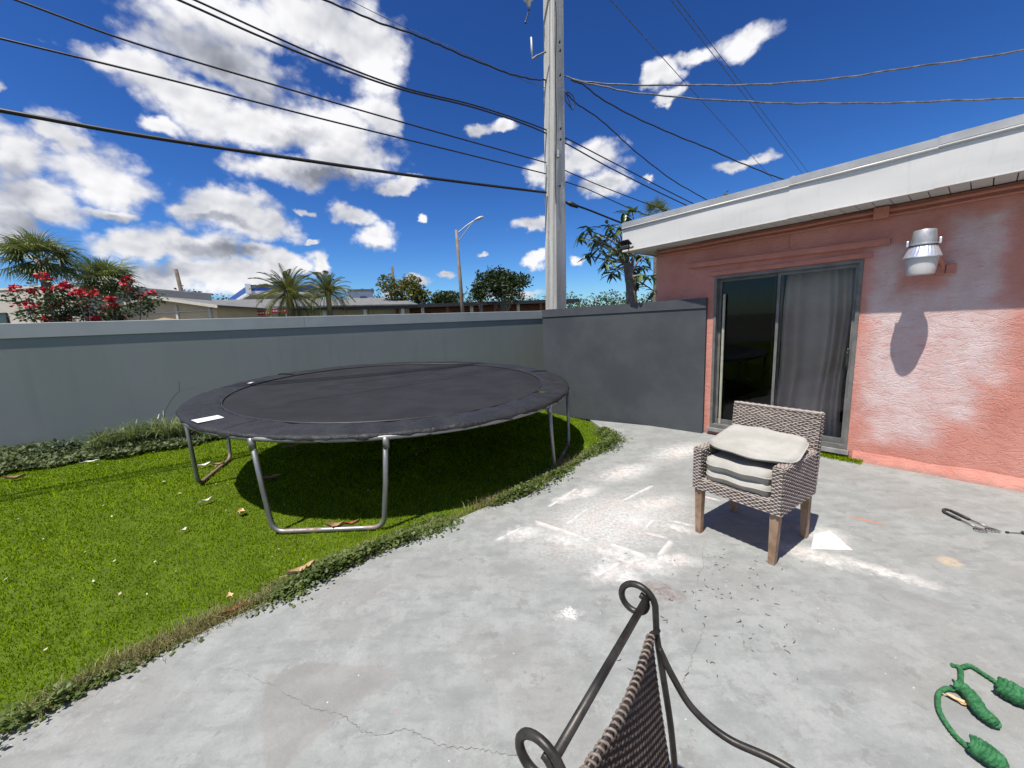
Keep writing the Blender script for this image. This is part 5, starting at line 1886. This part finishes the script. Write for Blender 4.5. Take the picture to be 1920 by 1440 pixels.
# ---- planting strip at the foot of the wall
m_weed = leafmat('weed_leaves', (0.045, 0.075, 0.012), (0.16, 0.21, 0.05), rough=0.55, trans=0.25, scale=9)
m_dull = leafmat('dull_groundcover', (0.060, 0.085, 0.030), (0.20, 0.235, 0.095), rough=0.7, trans=0.15, scale=14)
m_strap = leafmat('strap_leaves', (0.05, 0.085, 0.026), (0.25, 0.29, 0.12), rough=0.35, trans=0.25, scale=8)
m_fern = leafmat('dark_fern', (0.012, 0.030, 0.016), (0.03, 0.06, 0.028), rough=0.5, trans=0.15, scale=5)


def WP(L, off, z=0.0):
    return W0 + WDIR * L + WN * off + Vector((0, 0, z))


def ground_leaves(name, label, cat, x, y, z, size, mat_, seed=0, aspect=.6, up=0.6):
    rg = np.random.default_rng(seed)
    n = len(x)
    P = np.stack([x, y, z], -1)
    a = rg.normal(size=(n, 3))
    a[:, 2] = np.abs(a[:, 2]) * up
    a /= np.linalg.norm(a, axis=1)[:, None]
    b = np.cross(a, np.array([0, 0, 1.0]) + rg.normal(size=(n, 3)) * .3)
    b /= np.linalg.norm(b, axis=1)[:, None]
    L = (size * rg.uniform(.6, 1.4, n))[:, None]
    V = np.stack([P, P + a * L * .5 + b * L * aspect * .5, P + a * L, P + a * L * .5 - b * L * aspect * .5], 1).reshape(-1, 3)
    o = npmesh(name, V, np.arange(n * 4).reshape(-1, 4), mat_)
    tag(o, label, cat, kind='stuff')
    return o


n = 62000
Lr = RNG.uniform(-4, 9.5, n)
wid = np.clip(1.22 + 0.09 * np.sin(Lr * 3.1 + 2) + 0.06 * np.sin(Lr * 9) - 0.12 * np.clip(Lr - 3.5, 0, 6), .35, 1.45)
of = RNG.uniform(0, 1, n) * wid
hh = (0.06 + 0.07 * np.abs(np.sin(Lr * 2.3 + 1)) + 0.03 * (Lr > 1.0)) * RNG.uniform(0.2, 1, n) * (1.25 - 0.85 * of / wid) + 0.008 + 0.05 * np.sin(Lr * 13) ** 2 * np.sin(of * 11) ** 2 * RNG.uniform(0, 1, n)
X = W0.x + WDIR.x * Lr + WN.x * of
Y = W0.y + WDIR.y * Lr + WN.y * of
ground_leaves('groundcover', 'dull green low groundcover along the foot of the grey wall', 'groundcover', X, Y, hh - 0.03, np.full(n, .06), m_dull, 3)


def clump(label, L, off, nb, ln, spread, mat_, seed, w=.011, name='strap_plant', cat='plant'):
    r = random.Random(seed)
    b = WP(L, off, -0.03)
    root = thing(name, label, cat, b, 0, 'plants along the grey wall')
    mb = MB()
    for k in range(nb):
        az = r.uniform(0, 6.283)
        d = Vector((math.cos(az), math.sin(az), 0))
        sd = Vector((-d.y, d.x, 0))
        l_ = ln * r.uniform(.6, 1.15)
        sp_ = spread * r.uniform(.4, 1.2)
        st = Vector((r.uniform(-.05, .05), r.uniform(-.05, .05), 0))
        pts = [st + d * (l_ * sp_ * t_ ** 1.4) + Vector((0, 0, l_ * (1.75 * t_ - (.70 + .55 * sp_) * t_ * t_))) for t_ in (0, .3, .6, .85, 1)]
        ws = [w, w, w * .85, w * .5, .001]
        vs = []
        for q_, ww in zip(pts, ws):
            vs += [q_ - sd * ww * .5, q_ + sd * ww * .5]
        mb.add(vs, [(2 * i, 2 * i + 1, 2 * i + 3, 2 * i + 2) for i in range(4)])
    mb.build('foliage', mat_, root, world=False)
    return root


def wall_L(px, off=0.5):
    q_ = ONPLANE(px, 820, WP(0, off), WDIR.x, WDIR.y)
    return (q_ - W0).dot(WDIR)


for k, (px, off, nb, ln, spd, lab) in enumerate(((200, .80, 60, .44, .9, 'leftmost strap leaved clump along the grey wall'), (228, .65, 70, .50, .9, 'second strap leaved clump from the left along the grey wall'), (258, .78, 80, .52, .9, 'third strap leaved clump from the left along the grey wall'),
                                                   (290, .62, 80, .54, .9, 'fourth strap leaved clump from the left along the grey wall'), (322, .72, 80, .54, .9, 'strap leaved clump nearest the left trampoline leg'), (352, .80, 70, .5, .9, 'strap leaved clump half hidden behind the trampoline edge'))):
    clump(lab, wall_L(px), off, nb, ln, spd, m_strap, 40 + k)
clump('small dark fern against the grey wall at the left', wall_L(103), .35, 46, .30, 1.25, m_fern, 60, .03, 'fern')
clump('low dark plant left of the small fern', wall_L(72), .45, 30, .22, 1.2, m_fern, 61, .03, 'fern')
clump('dark leafy tip at the left photo edge by the wall', wall_L(2), .10, 14, .2, 1.0, m_fern, 62, .025, 'fern')
tw = [ONPLANE(x_, y_, WP(0, .12), WDIR.x, WDIR.y) for x_, y_ in ((308, 780), (314, 762), (325, 745), (337, 733))]
ts = thing('tall_weed', 'single thin tall weed stalk against the grey wall left of the trampoline', 'weed', (tw[0].x, tw[0].y, 0))
MB().tube(spline([Vector((tw[0].x, tw[0].y, 0))] + tw, 5), .004, 5).build('stalk', m_fern, ts)
for (dx, dz) in ((.015, .16), (.22, .01)):
    MB().tube(spline([tw[-1], tw[-1] + WDIR * dx * .5 + Vector((0, 0, dz * .6 + .015)), tw[-1] + WDIR * dx + Vector((0, 0, dz))], 4), [.004] * 6 + [.006, .005, .002], 5, flat=.4).build('leaf', m_fern, ts)

# ---- weeds along the broken edge of the slab
EL = [(e.x, e.y) for e in EDGE]
seg = []
for a_, b_ in zip(EDGE[2:-2], EDGE[3:-1]):
    seg.append((a_, b_, (b_ - a_).length))
tot = sum(s_[2] for s_ in seg)


def along(u):
    u *= tot
    for a_, b_, l_ in seg:
        if u <= l_:
            d_ = (b_ - a_).normalized()
            return a_ + d_ * u, Vector((-d_.y, d_.x, 0))
        u -= l_
    return seg[-1][1], Vector((0, 1, 0))


rw = random.Random(31)
xs, ys, zs_, sz = [], [], [], []
for i in range(34000):
    u = rw.random()
    dens = 0.5 + 0.35 * math.sin(u * 47) + 0.3 * math.sin(u * 19 + 1) + (0.35 if u > .72 else 0)
    if rw.random() > dens:
        continue
    q_, nrm_ = along(u)
    near = min(1.0, q_.length / 3.0)
    off = rw.gauss(0.025 + .03 * math.sin(u * 27 + 2), 0.055 + .025 * math.sin(u * 31)) if rw.random() < .85 else rw.uniform(-.07, .2)
    h_ = max(0, 0.06 + .04 * math.sin(u * 23) - abs(off - .03) * .35) * rw.random()
    xs.append(q_.x + nrm_.x * off)
    ys.append(q_.y + nrm_.y * off)
    zs_.append(h_ + (0.004 if off < 0.0 else -0.02))
    sz.append(rw.uniform(.012, .032))
ground_leaves('edge_weeds', 'small leafy weeds creeping over the broken patio edge', 'weeds', np.array(xs), np.array(ys), np.array(zs_), np.array(sz), m_weed, 9, .75, .5)
m_tuft = leafmat('wild_grass', (0.075, 0.085, 0.025), (0.28, 0.25, 0.11), rough=0.6, trans=0.3, scale=11)
n = 6500
us = np.array([rw.random() for _ in range(n)])
gx, gy = np.zeros(n), np.zeros(n)
for i, u in enumerate(us):
    cl = rw.choice((.16, .20, .24, .30, .36, .55, .62, .70, rw.random(), rw.random()))
    q_, nrm_ = along(min(1, max(0, cl + rw.gauss(0, .022))))
    off = rw.gauss(0.05, .04)
    gx[i], gy[i] = q_.x + nrm_.x * off, q_.y + nrm_.y * off
V, F, T = blades(gx, gy, np.full(n, -0.03), RNG.uniform(.05, .13, n), np.full(n, .004), RNG.uniform(.2, .95, n), RNG.uniform(0, 1, n))
o = npmesh('wild_grass', V, F, m_tuft, attr=T)
tag(o, 'longer wild grass blades between turf and patio', 'grass', kind='stuff')
n = 1500
s_r = RNG.uniform(-0.08, 0.36, n)
o_r = np.abs(RNG.normal(0.06, .035, n))
gx = HP.x + HD.x * s_r + HN.x * o_r
gy = HP.y + HD.y * s_r + HN.y * o_r
V, F, T = blades(gx, gy, np.zeros(n), RNG.uniform(.02, .05, n), np.full(n, .005), RNG.uniform(.2, .9, n), RNG.uniform(0, 1, n))
o = npmesh('wall_foot_grass', V, F, m_grass, attr=T * .7)
tag(o, 'strip of green weeds at the foot of the pink wall', 'grass', kind='stuff')
# bits of pale litter in the turf
n = 120
x_, y_ = scatter(2600, -6.5, 0.2, 1.6, 7.0, LAWN)
x_, y_ = x_[:n], y_[:n]
m_lit = simple('pale_leaf_bits', (0.42, 0.38, 0.26), (0.60, 0.55, 0.42), scale=40, rough=0.8)
ground_leaves('leaf_litter', 'tiny pale leaf bits scattered through the turf', 'litter', x_, y_, np.full(len(x_), 0.0), np.full(len(x_), .026), m_lit, 15, .5, .3)

# ---- single dry leaves
m_leafb = simple('dry_brown_leaf', (0.24, 0.13, 0.065), (0.36, 0.21, 0.11), scale=30, rough=0.75, bump=0.3, bscale=60)
m_leaft = simple('dry_tan_leaf', (0.50, 0.34, 0.17), (0.62, 0.45, 0.26), scale=30, rough=0.75, bump=0.3, bscale=60)
m_leafr = simple('red_brown_leaf', (0.30, 0.09, 0.035), (0.40, 0.15, 0.06), scale=30, rough=0.7, bump=0.3, bscale=60)
m_leafp = simple('pale_scrap', (0.62, 0.58, 0.50), (0.72, 0.69, 0.62), scale=30, rough=0.75)


def dry_leaf(label, px, py, L, W_, curl, mat_, ang, z=-0.004, cat='leaf', name='dry_leaf'):
    q_ = G(px, py, z)
    root = thing(name, label, cat, q_ + Vector((0, 0, .004)), ang, 'fallen leaves on lawn and patio')
    r = random.Random(int(px * 7 + py))
    mb = MB()

    def f_(u, v):
        x__ = (u - .5) * L
        w_ = W_ * (math.sin(math.pi * min(.99, max(.02, u))) ** .7) * .5 * (1 + .25 * math.sin(u * 17 + px))
        y__ = (v - .5) * 2 * w_
        return Vector((x__, y__, curl * (abs(v - .5) * 2) ** 2 + curl * .7 * (abs(u - .5) * 2) ** 2 + .003 * math.sin(u * 9)))
    mb.grid(f_, 8, 4)
    mb.build('blade', mat_, root, world=False, smooth=True)
    MB().tube([(-L * .75, 0.002, curl), (-L * .5, 0, curl * .7), (0, 0, 0.002), (L * .45, 0, curl * .5)], .0016, 4).build('stalk', mat_, root, world=False)


dry_leaf('large brown leaf in the trampoline shadow', 505, 898, .22, .08, .02, m_leafb, .4)
dry_leaf('small brown leaf behind the one in the trampoline shadow', 545, 838, .2, .05, .02, m_leafb, .2)
dry_leaf('pale curled leaf left of the front trampoline leg', 388, 941, .09, .04, .02, m_leafp, .9)
dry_leaf('tan leaf at the foot of the front left trampoline leg', 452, 963, .08, .06, .02, m_leaft, 2.0)
dry_leaf('large tan curled leaf lying on the patio edge', 566, 1074, .17, .05, .03, m_leaft, .75, .03)
dry_leaf('red brown bark strip on the patio edge', 440, 1144, .13, .028, .012, m_leafr, .85, .012)
dry_leaf('small tan leaf above the red brown bark strip', 432, 1120, .05, .035, .012, m_leaft, 2.6, .02)
dry_leaf('brown leaves bunched at the trampoline base tube', 630, 990, .14, .06, .03, m_leafb, .1)
dry_leaf('thin red brown leaf beside the trampoline base tube', 660, 984, .12, .03, .02, m_leafr, .3)
dry_leaf('brown leaf by the planting strip at the far left', 30, 898, .18, .07, .03, m_leafb, .5)
dry_leaf('white scrap at the border of the planting strip', 172, 866, .16, .05, .012, m_leafp, .5)
dry_leaf('pale scrap inside the left trampoline leg', 383, 874, .14, .07, .02, m_leafp, .9)
dry_leaf('tan leaf beside the left trampoline leg', 410, 872, .14, .05, .02, m_leafb, .3)
dry_leaf('pale leaf on the lawn left of the trampoline', 345, 995, .05, .03, .01, m_leafp, 1.4)
dry_leaf('tan pointed leaf under the green rope toy', 1802, 1318, .085, .026, .006, m_leaft, -.75, .004)
# ---- dark curled bits on the patio
rd = random.Random(77)
mb = MB()
for k in range(95):
    X_, Y_ = rd.gauss(1330, 95), rd.gauss(1120, 62)
    if rd.random() < .35:
        X_, Y_ = rd.uniform(1150, 1500), rd.uniform(1020, 1300)
    q_ = G(X_, Y_, .003)
    a_ = rd.uniform(0, 6.28)
    l_ = rd.uniform(.004, .017)
    c_ = rd.uniform(-.6, .6)
    mb.tube([q_ + Vector((math.cos(a_ + c_ * t_) * l_ * t_, math.sin(a_ + c_ * t_) * l_ * t_, .002)) for t_ in (-1, -.3, .3, 1)], [.0006, .0014, .0016, .0006], 4)
o = mb.build('patio_debris', simple('dark_seed_bits', (0.035, 0.03, 0.025), (0.08, 0.06, 0.045), scale=60, rough=0.9), None)
tag(o, 'dark twig and seed bits strewn on the concrete', 'debris', kind='stuff')

# ================================================================== SMALL THINGS ON THE PATIO
m_steel = simple('dull_stainless', (0.22, 0.22, 0.215), (0.32, 0.32, 0.31), scale=30, rough=0.4, metal=0.8)
m_grip = simple('black_rubber_grip', (0.022, 0.022, 0.022), (0.04, 0.04, 0.04), scale=40, rough=0.6)
tc = g4(1240, 268)
tong = thing('tongs', 'black handled metal barbecue tongs lying open on the patio', 'tongs', tc)
for (a_, b_, c_, e_) in (((1290, 272), (1450, 348), (1600, 410), (1662, 448)), ((1262, 300), (1372, 352), (1500, 412), (1556, 448))):
    A_, B_, C_, E_ = (g4(*q_) + Vector((0, 0, .012)) for q_ in (a_, b_, c_, e_))
    MB().tube([A_, A_.lerp(B_, .3), A_.lerp(B_, .6), B_], [.009, .012, .012, .010], 8, flat=.7).build('grip', m_grip, tong, smooth=True)
    MB().tube([B_, C_], .0045, 6).build('rod', m_steel, tong, smooth=True)
    d_ = (E_ - C_).normalized()
    s_ = Vector((-d_.y, d_.x, 0))
    L_ = (E_ - C_).length * 1.15
    hd = MB().hexa([C_ - s_ * .008 - Vector((0, 0, .002)), C_ + d_ * L_ * .35 - s_ * .026 - Vector((0, 0, .002)), C_ + d_ * L_ * .35 + s_ * .026 - Vector((0, 0, .002)), C_ + s_ * .008 - Vector((0, 0, .002))],
                   [C_ - s_ * .008, C_ + d_ * L_ * .35 - s_ * .026, C_ + d_ * L_ * .35 + s_ * .026, C_ + s_ * .008]).build('head', m_steel, tong)
    for k in (-1, -.33, .33, 1):
        MB().tube([C_ + d_ * L_ * .35 + s_ * .023 * k, C_ + d_ * L_ + s_ * .028 * k + Vector((0, 0, .004))], .0032, 5).build('tine', m_steel, hd)
    MB().tube([C_ + d_ * L_ - s_ * .030 + Vector((0, 0, .004)), C_ + d_ * L_ + s_ * .030 + Vector((0, 0, .004))], .0034, 5).build('tine_bar', m_steel, hd)
hp = [g4(*q_) + Vector((0, 0, .013)) for q_ in ((1290, 272), (1250, 262), (1230, 268), (1240, 288), (1262, 300))]
MB().tube(spline(hp, 6), .010, 8, flat=.7).build('hinge', m_grip, tong, smooth=True)
a_, b_ = g4(1775, 457) + Vector((0, 0, .008)), g4(1900, 464) + Vector((0, 0, .008))
sk = thing('skewer', 'thin metal skewer with a dark handle at the right photo edge', 'skewer', a_)
MB().tube([a_, b_], .003, 6).build('rod', m_steel, sk)
MB().tube([a_ - (b_ - a_) * .08, a_ + (b_ - a_) * .08], .008, 7).build('tip', m_grip, sk, smooth=True)
MB().tube([b_, b_ + (b_ - a_) * .1, b_ + (b_ - a_) * .6], [.010, .016, .012], 8).build('handle', m_grip, sk, smooth=True)

m_rope, t = mat('green_cotton_rope')
p = t.coords('Object')
c = t.mix(t.step(t.noise(p, 60, 4, 0.6), 0.35, 0.65), (0.020, 0.095, 0.036), (0.048, 0.175, 0.072))
t.out(t.surf(c, 0.85, 0, t.bump(t.noise(p, 260, 3), 0.5, 0.003), 0.2))
Z8 = zp(1600, 1150, 4.966)


def g8(X, Y, z=.011):
    return G(*Z8(X, Y), z)


r0 = g8(1000, 600)
rope = thing('rope_toy', 'green knotted rope dog toy lying on the patio', 'rope toy', (r0.x, r0.y, 0))


def strand(pts, r, name='rope'):
    sp_ = spline(pts, 10)
    o = MB().tube(sp_, r * .8, 7).build(name, m_rope, rope, smooth=True)
    for ph in (0, 2.094, 4.188):
        tw_ = []
        for i, q_ in enumerate(sp_):
            d_ = (sp_[min(i + 1, len(sp_) - 1)] - sp_[max(i - 1, 0)]).normalized()
            n_ = d_.cross(Vector((0, 0, 1))).normalized()
            w_ = n_.cross(d_)
            a__ = i * .9 + ph
            tw_.append(q_ + (n_ * math.cos(a__) + w_ * math.sin(a__)) * r * .5)
        MB().tube(tw_, r * .56, 5).build('strand', m_rope, o, smooth=True)


strand([g8(965, 490), g8(995, 520), g8(1000, 600), g8(1000, 690)], .0095)
strand([g8(1010, 505), g8(1060, 490), g8(1110, 500), g8(1250, 590), g8(1420, 700)], .0095)
strand([g8(930, 710), g8(860, 700), g8(795, 745), g8(785, 820), g8(800, 910), g8(860, 1020), g8(960, 1150), g8(1080, 1260)], .0095)


def knot(pts, r, turns):
    sp_ = spline([Vector(q_) + Vector((0, 0, r * .75)) for q_ in pts], 12)
    n = len(sp_)
    prof_ = [r * (.55 + .45 * math.sin(math.pi * min(1, max(0, (i + 1.5) / (n + 2)))) ** .5) for i in range(n)]
    o = MB().tube(sp_, [q_ * .90 for q_ in prof_], 12).build('knot', m_rope, rope, smooth=True)
    hel_ = []
    turns = int(turns * 1.6)
    m_ = turns * 14
    for k in range(m_):
        f_ = k / (m_ - 1) * (n - 1)
        i = min(int(f_), n - 2)
        q_ = sp_[i].lerp(sp_[i + 1], f_ - i)
        d_ = (sp_[i + 1] - sp_[i]).normalized()
        n_ = d_.cross(Vector((0, 0, 1))).normalized()
        w_ = n_.cross(d_)
        a__ = 2 * math.pi * turns * k / m_
        rr = lerp(prof_[i], prof_[i + 1], f_ - i)
        hel_.append(q_ + (n_ * math.cos(a__) + w_ * math.sin(a__)) * rr * .80 + d_ * .006 * math.sin(a__ * 2))
    MB().tube(hel_, r * .20, 6).build('wrap', m_rope, o, smooth=True)


knot([g8(930, 700), g8(1020, 740), g8(1110, 840), g8(1170, 940), g8(1250, 1010), g8(1330, 1070)], .026, 7)
knot([g8(1340, 720), g8(1430, 770), g8(1520, 820), g8(1620, 850)], .040, 4)
knot([g8(1085, 1270), g8(1180, 1330), g8(1290, 1410), g8(1400, 1480)], .036, 5)
for k in range(9):
    a__ = 2.4 + (k - 4) * .16
    q_ = g8(970, 492)
    MB().tube([q_, q_ + Vector((math.cos(a__) * .022, math.sin(a__) * .022, -.003))], [.003, .001], 4).build('fray', m_rope, rope)
